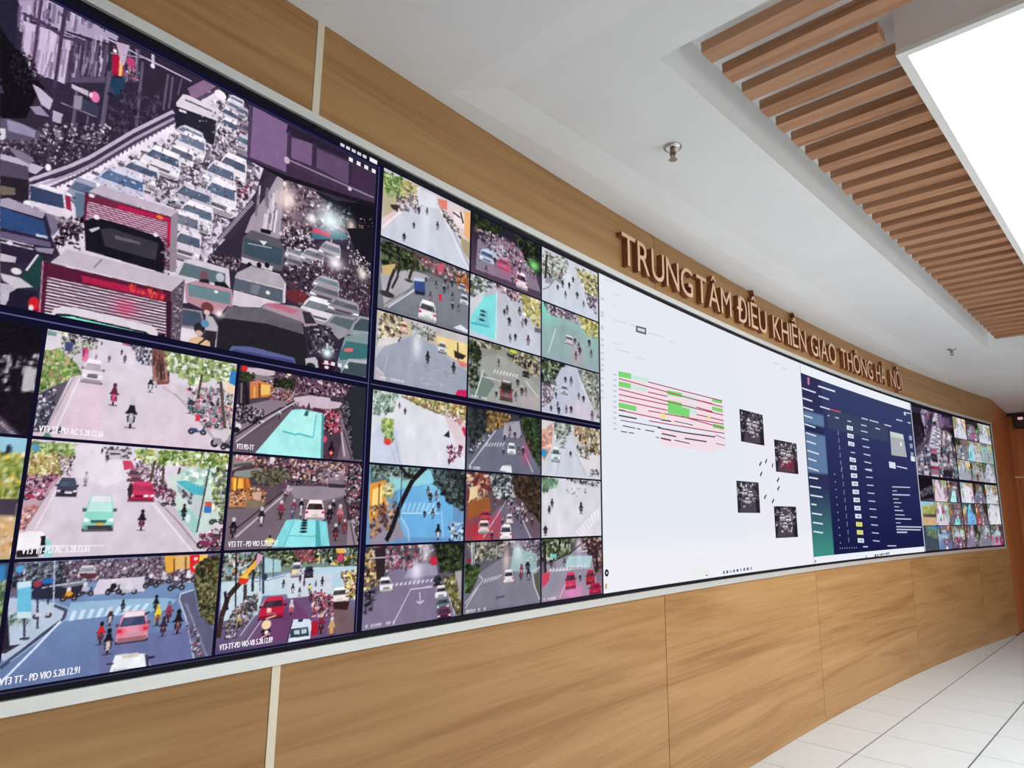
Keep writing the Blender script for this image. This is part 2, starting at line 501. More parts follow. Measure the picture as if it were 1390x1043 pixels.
for txt, sa, sb in words:
    ext = adv(txt)
    gap = 0.10
    tot = sum(b - a for a, b in ext) + gap * (len(txt) - 1)
    k = (sb - sa) / tot
    pen = 0.0
    for ch, (a, b) in zip(txt, ext):
        me = text_mesh(ch, 0.5, 1.0, 4)
        co = np.array([v.co[:] for v in me.vertices])
        ss = sa + (pen + co[:, 0] - a) * k
        zz = BASE_Z + np.where(co[:, 1] < -.03, co[:, 1] * .68, co[:, 1]) / CAPK * CAP / U
        dd = (co[:, 2] + 0.5) * DEPTH
        s_mid = sa + (pen + (b - a) / 2) * k
        org = Vector(W(s_mid, BASE_Z, 0.0))
        for v, s_, z_, d_ in zip(me.vertices, ss, zz, dd):
            v.co = Vector(W(s_, z_, d_)) - org
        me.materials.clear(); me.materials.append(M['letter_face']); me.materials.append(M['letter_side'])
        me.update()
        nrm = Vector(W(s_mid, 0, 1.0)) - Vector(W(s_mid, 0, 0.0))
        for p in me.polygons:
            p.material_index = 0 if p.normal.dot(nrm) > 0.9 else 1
            p.use_smooth = False
        me.name = 'letter'
        o = bpy.data.objects.new('letter', me); o.location = org
        link(o); local(o, sign)
        pen += (b - a) + gap

# ------------------------------------------------------------------ the video wall
VW = empty('video_display', W(12, -0.9, 0.0), 'long curved display of traffic camera pictures and white browser pages', 'display')
ZB0, ZB1 = -0.845, 2.622           # black bezel
slab('display_panel', -1.0, 24.10, ZB0, ZB1, -0.012, -0.002, M['bezel'], VW)
slab('frame_rail', -1.0, 24.16, ZB1, 2.688, -0.012, 0.010, M['alu'], VW)
slab('frame_rail', -1.0, 24.16, -0.912, ZB0, -0.012, 0.010, M['alu'], VW)
slab('frame_rail', 24.10, 24.16, ZB0, ZB1, -0.012, 0.010, M['alu'], VW)

# ------------------------------------------------------------------ painting the screen pictures
m = bpy.data.materials.new('screen_picture'); m.use_nodes = True
nt = m.node_tree
for n in list(nt.nodes): nt.nodes.remove(n)
_o = nt.nodes.new('ShaderNodeOutputMaterial'); _e = nt.nodes.new('ShaderNodeEmission'); _a = nt.nodes.new('ShaderNodeAttribute')
_a.attribute_name = 'picture'
nt.links.new(_a.outputs['Color'], _e.inputs[0]); nt.links.new(_e.outputs[0], _o.inputs[0])
try: m.cycles.emission_sampling = 'NONE'
except Exception: pass
M['picture'] = m

_R = np.array(cam.matrix_world.to_3x3())
_CY = (YM - RAD)
def survey(pts):
    """photograph measurements -> (s, z) on the wall face, through the surveyed camera"""
    p = np.atleast_2d(np.asarray(pts, float))
    d = np.stack([(p[:, 0] - 695) / F_PX, -(p[:, 1] - 521.5) / F_PX, -np.ones(len(p))], 1) @ _R.T
    a = d[:, 0] ** 2 + d[:, 1] ** 2
    b = -2 * (d[:, 0] * XM + d[:, 1] * _CY)
    c = XM ** 2 + _CY ** 2 - RAD ** 2
    t = (-b + np.sqrt(np.maximum(b * b - 4 * a * c, 0))) / (2 * a)
    x, y = d[:, 0] * t - XM, d[:, 1] * t - _CY
    return np.stack([SM + RAD * np.arctan2(x, y), d[:, 2] * t], 1)

def Wv(s, z, d):
    t = (s - SM) / RAD
    x = XM + RAD * np.sin(t); y = YM - RAD * (1 - np.cos(t))
    return np.stack([x * U - np.sin(t) * d, y * U - np.cos(t) * d, z * U + CAM_Z], -1)

def lin(c):
    c = np.clip(np.asarray(c, float), 0, 255) / 255.0
    return np.where(c <= 0.04045, c / 12.92, ((c + 0.055) / 1.055) ** 2.4)

def grid_obj(name, s0, s1, z0, z1, img, parent, d=0.0, extra=None):
    """img (ny, nx, 3) sRGB 0-255, row 0 on top; one coloured vertex per sample"""
    ny, nx = img.shape[:2]
    ss = np.linspace(s0, s1, nx); zz = np.linspace(z1, z0, ny)
    S_, Z_ = np.meshgrid(ss, zz)
    co = Wv(S_.ravel(), Z_.ravel(), d)
    idx = np.arange(nx * ny).reshape(ny, nx)
    q = np.stack([idx[1:, :-1], idx[1:, 1:], idx[:-1, 1:], idx[:-1, :-1]], -1).reshape(-1, 4)
    col = lin(img.reshape(-1, 3))
    loops, starts, totals = q.ravel(), np.arange(len(q)) * 4, np.full(len(q), 4)
    if extra is not None:                       # lettering laid on the picture: (co, tris, colour)
        eco, etri, ecol = extra
        loops = np.concatenate([loops, (etri + len(co)).ravel()])
        starts = np.concatenate([starts, len(q) * 4 + np.arange(len(etri)) * 3])
        totals = np.concatenate([totals, np.full(len(etri), 3)])
        col = np.concatenate([col, np.tile(lin(ecol), (len(eco), 1))]); co = np.concatenate([co, eco])
    return raw_obj(name, co, loops, starts, totals, col, parent)

def raw_obj(name, co, loops, starts, totals, col, parent):
    me = bpy.data.meshes.new(name)
    me.vertices.add(len(co)); me.vertices.foreach_set('co', np.asarray(co, np.float32).ravel())
    me.loops.add(len(loops)); me.loops.foreach_set('vertex_index', np.asarray(loops, np.int32))
    me.polygons.add(len(starts)); me.polygons.foreach_set('loop_start', np.asarray(starts, np.int32))
    me.polygons.foreach_set('loop_total', np.asarray(totals, np.int32))
    me.update(calc_edges=True)
    at = me.color_attributes.new('picture', 'FLOAT_COLOR', 'POINT')
    at.data.foreach_set('color', np.concatenate([col, np.ones((len(col), 1))], 1).astype(np.float32).ravel())
    me.materials.append(M['picture'])
    o = bpy.data.objects.new(name, me); link(o)
    return local2(o, parent)

def local2(o, parent):
    # parent chain of empties/meshes without rotation: undo the root's translation
    o.parent = parent
    o.matrix_parent_inverse = world_of(parent).inverted()
    return o
def world_of(o):
    mt = o.matrix_basis.copy()
    if o.parent is not None:
        mt = world_of(o.parent) @ o.matrix_parent_inverse @ mt
    return mt

PR = np.random.RandomState(11)
class Feed:
    def __init__(self, s0, s1, z0, z1, nx, ny, top, bot=None):
        self.b = (s0, s1, z0, z1); self.nx, self.ny = nx, ny
        bot = bot or top
        t = np.linspace(0, 1, ny)[:, None, None]
        self.img = np.ones((ny, nx, 1)) * (np.array(top) * (1 - t) + np.array(bot) * t)
        self.o, self.k = (0, 0), 1.0
        self.cap = None
    def crop(self, x0, y0, k):
        self.o, self.k = (x0, y0), k
        return self
    def r(self, pts):
        p = np.atleast_2d(np.asarray(pts, float)) * self.k + self.o
        q = survey(p); s0, s1, z0, z1 = self.b
        return np.stack([(q[:, 0] - s0) / (s1 - s0) * (self.nx - 1), (z1 - q[:, 1]) / (z1 - z0) * (self.ny - 1)], 1)
    def raw(self, q, col, al=1.0):
        """fill polygon given in raster coordinates"""
        x0, y0 = np.floor(q.min(0)).astype(int); x1, y1 = np.ceil(q.max(0)).astype(int) + 1
        x0, y0, x1, y1 = max(x0, 0), max(y0, 0), min(x1, self.nx), min(y1, self.ny)
        if x1 <= x0 or y1 <= y0: return
        cov = 0
        for ox, oy in ((-.25, -.25), (.25, .25), (-.25, .25), (.25, -.25)):
            X, Y = np.meshgrid(np.arange(x0, x1) + ox, np.arange(y0, y1) + oy)
            ins = np.zeros(X.shape, bool)
            n = len(q)
            for i in range(n):
                ax, ay = q[i]; bx, by = q[(i + 1) % n]
                if ay == by: continue
                c = (ay > Y) != (by > Y)
                ins ^= c & (X < (bx - ax) * (Y - ay) / (by - ay) + ax)
            cov = cov + ins * 0.25
        cov = (cov * al)[..., None]
        self.img[y0:y1, x0:x1] = self.img[y0:y1, x0:x1] * (1 - cov) + np.array(col, float) * cov
    def blot(self, q, col, al):
        x0, y0 = np.floor(q.min(0)).astype(int); x1, y1 = np.ceil(q.max(0)).astype(int) + 1
        x0, y0, x1, y1 = max(x0, 0), max(y0, 0), min(x1, self.nx), min(y1, self.ny)
        if x1 <= x0 or y1 <= y0: return
        X, Y = np.meshgrid(np.arange(x0, x1), np.arange(y0, y1))
        m_ = np.full(X.shape, 9.0)
        for i in range(len(q)):                       # convex: distance inside every side
            a, b = q[i], q[(i + 1) % len(q)]
            e = b - a; l = np.hypot(*e) + 1e-6
            m_ = np.minimum(m_, ((Y - a[1]) * e[0] - (X - a[0]) * e[1]) / l)
        cov = (np.clip(m_ + .5, 0, 1) * al)[..., None]
        self.img[y0:y1, x0:x1] = self.img[y0:y1, x0:x1] * (1 - cov) + col * cov
    def P(self, pts, col, al=1.0):
        self.raw(self.r(pts), col, al); return self
    def L(self, x1, y1, x2, y2, w, col, al=1.0):
        a, b = self.r([(x1, y1), (x2, y2)])
        d = b - a; n = np.hypot(*d) + 1e-6
        ww = self._scale(((x1 + x2) / 2, (y1 + y2) / 2)).mean() * w / 2
        nn = np.array([-d[1], d[0]]) / n * max(ww, 0.3)
        self.raw(np.array([a + nn, b + nn, b - nn, a - nn]), col, al); return self
    def PL(self, pts, w, col, al=1.0):
        for a, b in zip(pts[:-1], pts[1:]): self.L(*a, *b, w, col, al)
        return self
    def _scale(self, c):
        q = self.r([c, (c[0] + 4, c[1]), (c[0], c[1] + 4)])
        return np.array([abs(q[1, 0] - q[0, 0]) / 4, abs(q[2, 1] - q[0, 1]) / 4])
    def ellr(self, cx, cy, rx, ry, col, al=1.0):
        x0, x1 = max(int(cx - rx - 1), 0), min(int(cx + rx + 2), self.nx)
        y0, y1 = max(int(cy - ry - 1), 0), min(int(cy + ry + 2), self.ny)
        if x1 <= x0 or y1 <= y0: return
        X, Y = np.meshgrid(np.arange(x0, x1), np.arange(y0, y1))
        rr = np.sqrt(((X - cx) / max(rx, .5)) ** 2 + ((Y - cy) / max(ry, .5)) ** 2)
        cov = np.clip((1 - rr) * max(min(rx, ry), 1) + 0.5, 0, 1)[..., None] * al
        self.img[y0:y1, x0:x1] = self.img[y0:y1, x0:x1] * (1 - cov) + np.array(col, float) * cov
    def E(self, x, y, rx, ry, col, al=1.0):
        c = self.r((x, y))[0]; sc = self._scale((x, y))
        self.ellr(c[0], c[1], rx * sc[0], ry * sc[1], col, al); return self
    def G(self, x, y, rx, ry, col, al=1.0):
        """soft glow"""
        c = self.r((x, y))[0]; sc = self._scale((x, y)); rx, ry = rx * sc[0], ry * sc[1]
        X, Y = np.meshgrid(np.arange(self.nx), np.arange(self.ny))
        w = (np.exp(-(((X - c[0]) / rx) ** 2 + ((Y - c[1]) / ry) ** 2)) * al)[..., None]
        self.img = self.img * (1 - w) + np.array(col, float) * w; return self
    def S(self, poly, n, r0, r1, cols, asp=1.0, al=0.9):
        """scatter small blobs inside a polygon"""
        q = self.r(poly); c0 = np.mean(np.asarray(poly, float), 0)
        sc = self._scale(c0)
        lo, hi = q.min(0), q.max(0)
        n = int(n * 2.0)
        pts = lo + (hi - lo) * PR.rand(n * 4, 2)
        ins = np.zeros(len(pts), bool)
        for i in range(len(q)):
            ax, ay = q[i]; bx, by = q[(i + 1) % len(q)]
            if ay == by: continue
            ins ^= ((ay > pts[:, 1]) != (by > pts[:, 1])) & (pts[:, 0] < (bx - ax) * (pts[:, 1] - ay) / (by - ay) + ax)
        pts = pts[ins][:n]
        for p in pts:
            r = (r0 + (r1 - r0) * PR.rand() ** 1.6) * .74
            c = np.array(cols[PR.randint(len(cols))], float) * (.82 + .36 * PR.rand())
            k = 3 + PR.randint(3); a0 = PR.rand() * 6.28; st = .55 + .9 * PR.rand()
            an = a0 + np.arange(k) * 6.2832 / k + PR.rand(k) * .7; rr = r * (.7 + .6 * PR.rand(k))
            self.blot(np.stack([p[0] + np.cos(an) * rr * sc[0] * st, p[1] + np.sin(an) * rr * asp * sc[1] / st], 1), c, al)
        return self
    def Z(self, quad, n, col, al=0.9, duty=0.5):
        """zebra stripes across a quad a-b-c-d (a-b one kerb to the other)"""
        a, b, c, d = [np.array(p, float) for p in quad]
        for i in range(n):
            t0, t1 = i / n, (i + duty) / n
            self.P([a + (b - a) * t0, a + (b - a) * t1, d + (c - d) * t1, d + (c - d) * t0], col, al)
        return self
    def loc(self, x, y, w, h):
        c = self.r((x, y))[0]; sc = self._scale((x, y))
        return lambda pts: np.array([(c[0] + u * w * sc[0] / 2, c[1] + v * h * sc[1] / 2) for u, v in pts])
    def CAR(self, x, y, w, h, body, glass=(60, 75, 95), rear=False, skew=0.0, roof=None, al=1.0):
        """car from the front (or the back), looked down on; x,y centre, w,h extent"""
        f = self.loc(x, y, w, h); body = np.array(body, float); roof = roof or tuple(np.minimum(body * 1.06 + 6, 255))
        k = lambda pts: f([(u + skew * -v, v) for u, v in pts])
        self.raw(k([(-.98, .62), (.98, .62), (1.04, 1.06), (-1.04, 1.06)]), (30, 24, 34), .75 * al)
        self.raw(k([(-.62, -.95), (.62, -.95), (.80, -.55), (.97, .15), (1, .85), (.85, .97), (-.85, .97), (-1, .85), (-.97, .15), (-.80, -.55)]), body, al)
        self.raw(k([(-.58, -.93), (.58, -.93), (.68, -.60), (-.68, -.60)]), roof, al)
        self.raw(k([(-.66, -.58), (.66, -.58), (.84, -.02), (-.84, -.02)]), glass, al)
        self.raw(k([(-.50, -.54), (.10, -.54), (-.15, -.10), (-.72, -.10)]), np.array(glass, float) * .7 + 60, .35 * al)
        if rear:
            self.raw(k([(-.96, .12), (-.66, .16), (-.70, .36), (-.98, .36)]), (205, 30, 50), al)
            self.raw(k([(.96, .12), (.66, .16), (.70, .36), (.98, .36)]), (205, 30, 50), al)
            self.raw(k([(-.34, .46), (.34, .46), (.34, .64), (-.34, .64)]), tuple(body * .55 + 70), al)
        else:
            self.raw(k([(-.96, .30), (-.60, .38), (-.64, .54), (-.97, .52)]), (250, 248, 255), al)
            self.raw(k([(.96, .30), (.60, .38), (.64, .54), (.97, .52)]), (250, 248, 255), al)
            self.raw(k([(-.52, .42), (.52, .42), (.48, .62), (-.48, .62)]), tuple(body * .35), .85 * al)
        self.raw(k([(-.95, .70), (.95, .70), (.85, .97), (-.85, .97)]), tuple(body * .5), .6 * al)
        for sg in (-1, 1):
            self.raw(k([(sg * .84, -.20), (sg * 1.12, -.24), (sg * 1.12, -.04), (sg * .88, -.04)]), tuple(body * .45), al)
        return self
    def MOTO(self, x, y, h, cloth=(40, 36, 46), bike=(60, 50, 60), helmet=(230, 225, 235), light=None):
        f = self.loc(x, y, h * .52, h)
        bk = np.array(bike, float)
        self.raw(f([(-.55, .90), (.55, .90), (.8, 1.02), (-.8, 1.02)]), (60, 52, 62), .5)
        self.raw(f([(-.15, .5), (.15, .5), (.13, 1.0), (-.13, 1.0)]), (30, 26, 32))
        self.raw(f([(-.30, -.50), (.30, -.50), (.46, -.20), (.72, .06), (.60, .14), (.34, .06), (.44, .50), (-.44, .50), (-.34, .06), (-.60, .14), (-.72, .06), (-.46, -.20)]), cloth)
        self.raw(f([(-.52, .24), (-.30, .18), (-.28, .64), (-.46, .60)]), np.array(cloth) * .7)
        self.raw(f([(.52, .24), (.30, .18), (.28, .64), (.46, .60)]), np.array(cloth) * .7)
        self.raw(f([(-.24, .04), (.24, .04), (.32, .40), (.16, .70), (-.16, .70), (-.32, .40)]), bk)
        self.raw(f([(-.10, .16), (.10, .16), (.07, .32), (-.07, .32)]), np.minimum(bk * .6 + 110, 255))
        self.raw(f([(-.78, -.04), (-.60, -.06), (-.60, .06), (-.78, .08)]), bk * .5)
        self.raw(f([(.78, -.04), (.60, -.06), (.60, .06), (.78, .08)]), bk * .5)
        c = self.r((x, y))[0]; sc = self._scale((x, y))
        self.ellr(c[0], c[1] - .68 * h * sc[1] / 2, .085 * h * sc[0], .10 * h * sc[1], np.array(helmet) * .88)
        if light: self.ellr(c[0], c[1] + .32 * h * sc[1] / 2, .08 * h * sc[0], .07 * h * sc[1], light)
        return self
    def BIKE(self, x, y, w, h, col=(50, 44, 56), rider=None):
        """scooter from the side, two wheels"""
        f = self.loc(x, y, w, h); c = self.r((x, y))[0]; sc = self._scale((x, y))
        for u in (-.62, .62):
            self.ellr(c[0] + u * w * sc[0] / 2, c[1] + .62 * h * sc[1] / 2, .17 * w * sc[0], .20 * h * sc[1], (28, 24, 32))
            self.ellr(c[0] + u * w * sc[0] / 2, c[1] + .62 * h * sc[1] / 2, .08 * w * sc[0], .09 * h * sc[1], (150, 145, 155))
        self.raw(f([(-.8, .1), (-.1, .1), (.1, .45), (.45, .4), (.62, -.35), (.78, -.3), (.66, .55), (-.3, .75), (-.7, .5)]), col)
        if rider:
            self.raw(f([(-.45, .15), (-.3, -.6), (.1, -.6), (.45, -.15), (.15, .3)]), rider)
            self.ellr(c[0] - .08 * w * sc[0] / 2, c[1] - .82 * h * sc[1] / 2, .12 * w * sc[0], .16 * h * sc[1], (225, 218, 228))
        return self
    def noise(self, a):
        n = PR.randn(self.ny, self.nx, 1) * a * .32
        n = (n + np.roll(n, 1, 0) + np.roll(n, 1, 1)) / 1.7
        gy_, gx_ = max(3, self.ny // 9), max(3, self.nx // 7)      # broad uneven patches of a compressed picture
        g = PR.randn(gy_, gx_) * .022
        u, v = np.linspace(0, gx_ - 1, self.nx), np.linspace(0, gy_ - 1, self.ny)
        g = np.array([np.interp(u, np.arange(gx_), row) for row in g])
        g = np.array([np.interp(v, np.arange(gy_), g[:, i]) for i in range(self.nx)]).T[..., None]
        self.img = np.clip((self.img + n) * (1 + g), 0, 255); return self
    def streaks(self, poly, n, cols, w, lean=0.0):
        """upright streaks inside a polygon's box"""
        p = np.asarray(poly, float); lo, hi = p.min(0), p.max(0)
        for i in range(n):
            x = lo[0] + (hi[0] - lo[0]) * PR.rand(); y = lo[1] + (hi[1] - lo[1]) * PR.rand() * .8
            l = (hi[1] - lo[1]) * (.2 + .5 * PR.rand())
            self.L(x, y, x - lean * l, min(y + l, hi[1]), w * (.5 + PR.rand()), cols[PR.randint(len(cols))], .85)
        return self

def caption(f, txt, h=0.052, x=0.02, y=0.035, col=(245, 243, 250)):
    """camera name written along the lower edge of a picture (fractions of a cell)"""
    f.cap = (txt, h, x, y, col)
def caption_blur(f, n, y):
    """a camera name too small to read: a row of pale specks"""
    x = f.nx * .03; r = int(f.ny * (1 - y)) - 1
    for i in range(n):
        w = 1 + PR.rand() * 2.2
        if PR.rand() > .16: f.raw(np.array([(x, r - 1.6), (x + w, r - 1.6), (x + w, r + .8), (x, r + .8)]), (222, 220, 230), .8)
        x += w + .7

LEAF_D = [(30, 40, 24), (48, 60, 34), (22, 26, 22), (70, 78, 48)]
LEAF = [(96, 128, 62), (128, 158, 84), (70, 98, 50), (168, 190, 120), (206, 214, 180)]
LEAF_Y = [(196, 182, 110), (160, 150, 84), (222, 206, 150), (112, 112, 60), (240, 230, 200)]
CROWD = [(36, 30, 40), (70, 58, 72), (110, 96, 110), (222, 214, 224), (150, 130, 146), (90, 74, 92), (60, 50, 64), (196, 170, 186)]
BLK = [(34, 28, 38), (56, 46, 62), (20, 18, 24)]
CITY = [(50, 42, 56), (92, 78, 96), (210, 200, 214), (140, 120, 140), (30, 26, 34)]

TOPZ, ROW = 2.569, 0.5625
def cell(c, r, nx, top, bot=None, w=1, h=1):
    s0, s1 = c + 0.010, c + w - 0.010
    z1, z0 = TOPZ - ROW * r - 0.008, TOPZ - ROW * (r + h) + 0.008
    if r == 3: z1 -= 0.028
    if r + h == 3: z0 += 0.030
    if c == 3: s0 += 0.016
    if c + w == 3: s1 -= 0.030
    return Feed(s0, s1, z0, z1, nx, int(round(nx * (z1 - z0) / (s1 - s0))), top, bot)

K4, K5, K6 = (480, 200, .259), (480, 460, .259), (480, 690, .259)
B1, B2, B3 = (0, 0, .18705), (0, 190, .18705), (0, 330, .18705)
B4, B5 = (220, 100, .21583), (220, 310, .21583)
K1 = (0, 0, .3741)
L1, L2, L3 = (0, 430, .23741), (0, 590, .23741), (0, 745, .22302)
R4, R5, R6 = (300, 490, .15108), (300, 610, .15108), (280, 740, .15827)
FEEDS = {}

# ---- the large picture: a jam on a ramp, evening
f = Feed(0.01, 2.955, TOPZ - 3 * ROW + 0.038, 2.528, 640, 366, (52, 44, 62))
FEEDS['big'] = f
f.crop(*B1)
f.P([(0, 0), (140, 0), (110, 340), (0, 330)], (40, 36, 56))
f.P([(130, 0), (360, 0), (860, 260), (840, 330), (170, 130)], (176, 158, 190))
f.streaks([(140, 0), (840, 230)], 60, [(70, 54, 82), (205, 190, 216), (120, 102, 136)], 16, .1)
f.P([(165, 150), (520, 270), (470, 610), (240, 520), (170, 400)], (206, 188, 218))
f.streaks([(170, 170), (500, 560)], 26, [(150, 128, 162), (222, 206, 230), (120, 98, 132)], 14, .12)
f.P([(520, 270), (800, 330), (760, 600), (480, 600)], (92, 78, 106))
f.streaks([(500, 240), (800, 560)], 46, [(48, 38, 60), (206, 192, 218), (150, 134, 164), (60, 48, 72)], 14, .1)
f.PL([(160, 95), (300, 160), (460, 270), (620, 310)], 26, (76, 58, 88))
f.PL([(180, 80), (320, 140), (480, 240), (620, 290)], 8, (190, 170, 200))
f.L(300, 0, 235, 500, 24, (84, 62, 92)).L(475, 60, 395, 640, 26, (70, 54, 78)).L(395, 640, 350, 1040, 26, (58, 46, 70))
f.L(260, 0, 250, 140, 14, (90, 70, 98)).L(530, 330, 500, 600, 18, (74, 58, 84)).L(380, 380, 320, 560, 12, (150, 128, 160))
f.P([(790, 270), (1390, 560), (1390, 800), (1250, 820), (800, 1042), (700, 1042), (780, 560)], (50, 42, 60))
f.streaks([(800, 330), (1000, 600)], 24, [(150, 130, 160), (60, 48, 70), (110, 90, 120)], 10)
f.P([(815, 395), (905, 395), (895, 555), (815, 540)], (172, 26, 62)).P([(870, 400), (895, 400), (885, 555), (860, 550)], (240, 190, 120))
f.P([(840, 300), (940, 330), (905, 470), (880, 480), (860, 380)], (196, 172, 200)).E(950, 455, 36, 36, (190, 70, 120)).E(835, 370, 14, 14, (255, 230, 230))
f.P([(800, 570), (910, 570), (890, 690), (800, 690)], (36, 64, 90)).S([(910, 480), (1010, 480), (1010, 600), (910, 560)], 14, 8, 22, [(200, 120, 150), (230, 210, 225), (120, 80, 110)])
f.PL([(760, 270), (1010, 400), (1390, 590)], 12, (190, 178, 204)).PL([(800, 385), (1040, 420)], 8, (170, 156, 184))
f.L(1110, 395, 1110, 490, 20, (200, 190, 214)).E(1108, 480, 16, 16, (235, 228, 240))
for x0, y0, x1, y1, w in ((1035, 450, 990, 920, 20), (1010, 360, 985, 600, 10), (1220, 540, 1185, 800, 16), (1255, 560, 1225, 790, 14), (795, 520, 725, 1042, 30), (1320, 570, 1290, 690, 10), (560, 640, 520, 1000, 22), (640, 840, 610, 1042, 14)):
    f.L(x0, y0, x1, y1, w, (100, 88, 114))
f.S([(800, 650), (1160, 700), (1150, 900), (820, 1000), (780, 800)], 70, 10, 34, [(40, 34, 50), (66, 56, 78), (84, 74, 96)])
f.P([(520, 610), (640, 660), (640, 700), (520, 640)], (200, 186, 208)).P([(540, 690), (600, 700), (590, 800), (530, 780)], (150, 136, 162)).P([(600, 720), (720, 770), (710, 850), (600, 800)], (60, 62, 84))
f.E(690, 705, 34, 40, (226, 120, 170)).E(660, 690, 14, 20, (250, 200, 225)).L(440, 745, 700, 850, 8, (150, 136, 160))
f.P([(0, 190), (90, 330), (160, 390), (210, 500), (240, 560), (330, 640), (250, 720), (190, 860), (0, 860)], (22, 18, 26))
f.S([(90, 330), (240, 420), (300, 640), (200, 700), (60, 520)], 110, 6, 22, [(22, 18, 26), (34, 28, 36), (60, 50, 66), (14, 12, 18)])
f.P([(235, 610), (290, 640), (385, 725), (360, 800), (300, 760)], (196, 184, 210)).P([(215, 775), (290, 770), (360, 850), (260, 830)], (150, 140, 166)).P([(385, 800), (455, 830), (440, 900), (380, 880)], (186, 172, 198))
f.P([(0, 860), (60, 860), (290, 950), (330, 1042), (0, 1042)], (92, 84, 108)).P([(50, 870), (160, 900), (260, 950), (250, 1000), (60, 950)], (150, 142, 172)).P([(0, 930), (40, 935), (40, 1010), (0, 1020)], (220, 214, 226))
f.S([(280, 900), (820, 900), (800, 1042), (300, 1042)], 150, 8, 22, [(40, 34, 48), (70, 60, 82), (160, 148, 170), (30, 26, 36), (226, 216, 230)])
f.crop(*B2)
f.S([(0, 0), (800, 0), (560, 150), (330, 210), (0, 150)], 330, 7, 20, [(40, 34, 48), (70, 60, 80), (150, 138, 158), (30, 26, 36), (225, 216, 228), (90, 78, 98), (100, 60, 80), (52, 44, 60), (64, 54, 72), (44, 36, 50)])
f.P([(0, 100), (120, 130), (320, 200), (260, 250), (0, 150)], (190, 178, 200))
f.P([(60, 50), (150, 80), (240, 130), (220, 180), (120, 130)], (130, 118, 140)).E(350, 200, 22, 26, (250, 235, 250))
# the part beyond the photograph's left edge goes on alike
f.crop(*K1)
f.P([(-900, -400), (0, 0), (0, 330), (-900, 200)], (30, 26, 36)).S([(-900, -100), (0, 200), (0, 500), (-900, 420)], 300, 10, 40, [(30, 26, 36), (48, 40, 56), (20, 16, 24), (70, 60, 80)])
f.S([(-900, 380), (0, 480), (0, 640), (-900, 560)], 300, 8, 22, CROWD)
f.P([(-900, 560), (0, 640), (0, 1200), (-900, 1200)], (150, 138, 156))
for x, y, w, h, b in ((-90, 640, 130, 110, (90, 80, 100)), (-260, 640, 150, 120, (222, 212, 226)), (-120, 800, 190, 170, (60, 54, 70)), (-360, 780, 200, 170, (206, 196, 212)), (-560, 720, 200, 160, (90, 84, 100)), (-140, 980, 230, 190, (226, 216, 228)), (-430, 980, 260, 210, (110, 90, 110)), (-700, 920, 260, 200, (190, 180, 196))):
    f.CAR(x, y, w, h, b, (58, 70, 96), skew=.2)
# ramp wall and the road full of cars
f.crop(*K1)
f.P([(105, 660), (250, 640), (420, 560), (640, 440), (700, 400), (760, 330), (840, 345), (900, 400), (960, 600), (900, 780), (760, 930), (680, 1100), (300, 1100), (140, 760)], (224, 210, 228))
f.P([(150, 690), (330, 610), (480, 530), (640, 440), (640, 500), (520, 560), (380, 640), (260, 690)], (244, 230, 246))
f.PL([(105, 655), (250, 605), (330, 570), (480, 480), (630, 405)], 14, (196, 182, 204))
f.PL([(105, 668), (260, 615), (335, 582), (485, 492), (630, 418)], 12, (66, 54, 78))
f.PL([(120, 682), (270, 628), (345, 592), (490, 504), (632, 430)], 10, (176, 160, 186))
f.PL([(160, 690), (280, 640), (350, 603), (495, 515), (632, 442)], 9, (78, 66, 90))
for i in range(30):
    t = i / 29.; x = 190 + 440 * t; y = 682 - 240 * t - 26 * math.sin(math.pi * t) * -.3
    f.L(x, y - 6, x - 3, y + 10, 5, (84, 72, 96))
f.P([(680, 320), (740, 290), (790, 310), (700, 370)], (140, 108, 140)).PL([(690, 370), (745, 350), (800, 318)], 10, (90, 76, 98)).PL([(730, 375), (800, 330)], 10, (232, 214, 236))
f.E(822, 352, 14, 14, (40, 32, 44)).E(800, 345, 22, 16, (250, 236, 248))
# parked-up traffic, far to near, scooters and shadow between the cars
f.S([(420, 600), (640, 480), (800, 350), (900, 400), (950, 600), (890, 780), (760, 920), (690, 1000), (640, 760), (420, 640)], 520, 8, 26, [(70, 60, 78), (150, 136, 156), (236, 226, 240), (46, 38, 50), (200, 186, 206), (110, 96, 116)], al=.75)
wc = (232, 222, 236)
for x, y, w, h, b, g in ((858, 368, 60, 40, wc, (120, 130, 150)), (850, 392, 64, 44, (206, 196, 214), (100, 112, 134)), (832, 420, 70, 56, (214, 206, 222), (74, 82, 110)),
        (880, 412, 44, 50, (170, 160, 180), (90, 96, 116)), (830, 462, 74, 70, wc, (84, 92, 116)), (884, 470, 44, 60, (150, 120, 140), (80, 86, 106)), (880, 520, 52, 70, (190, 180, 200), (86, 110, 130))):
    f.CAR(x, y, w, h, b, g, skew=.22)
f.P([(640, 372), (664, 342), (680, 345), (798, 400), (790, 428), (778, 530), (640, 478)], (226, 216, 230))
f.P([(636, 384), (786, 438), (776, 528), (636, 470)], (40, 38, 54)).PL([(672, 362), (770, 405)], 7, (110, 98, 118)).P([(650, 395), (676, 404), (676, 412), (650, 404)], (230, 224, 236))
f.S([(790, 440), (850, 470), (850, 580), (790, 560)], 40, 6, 13, [(235, 226, 238), (120, 106, 124), (60, 50, 64), (200, 186, 206)])
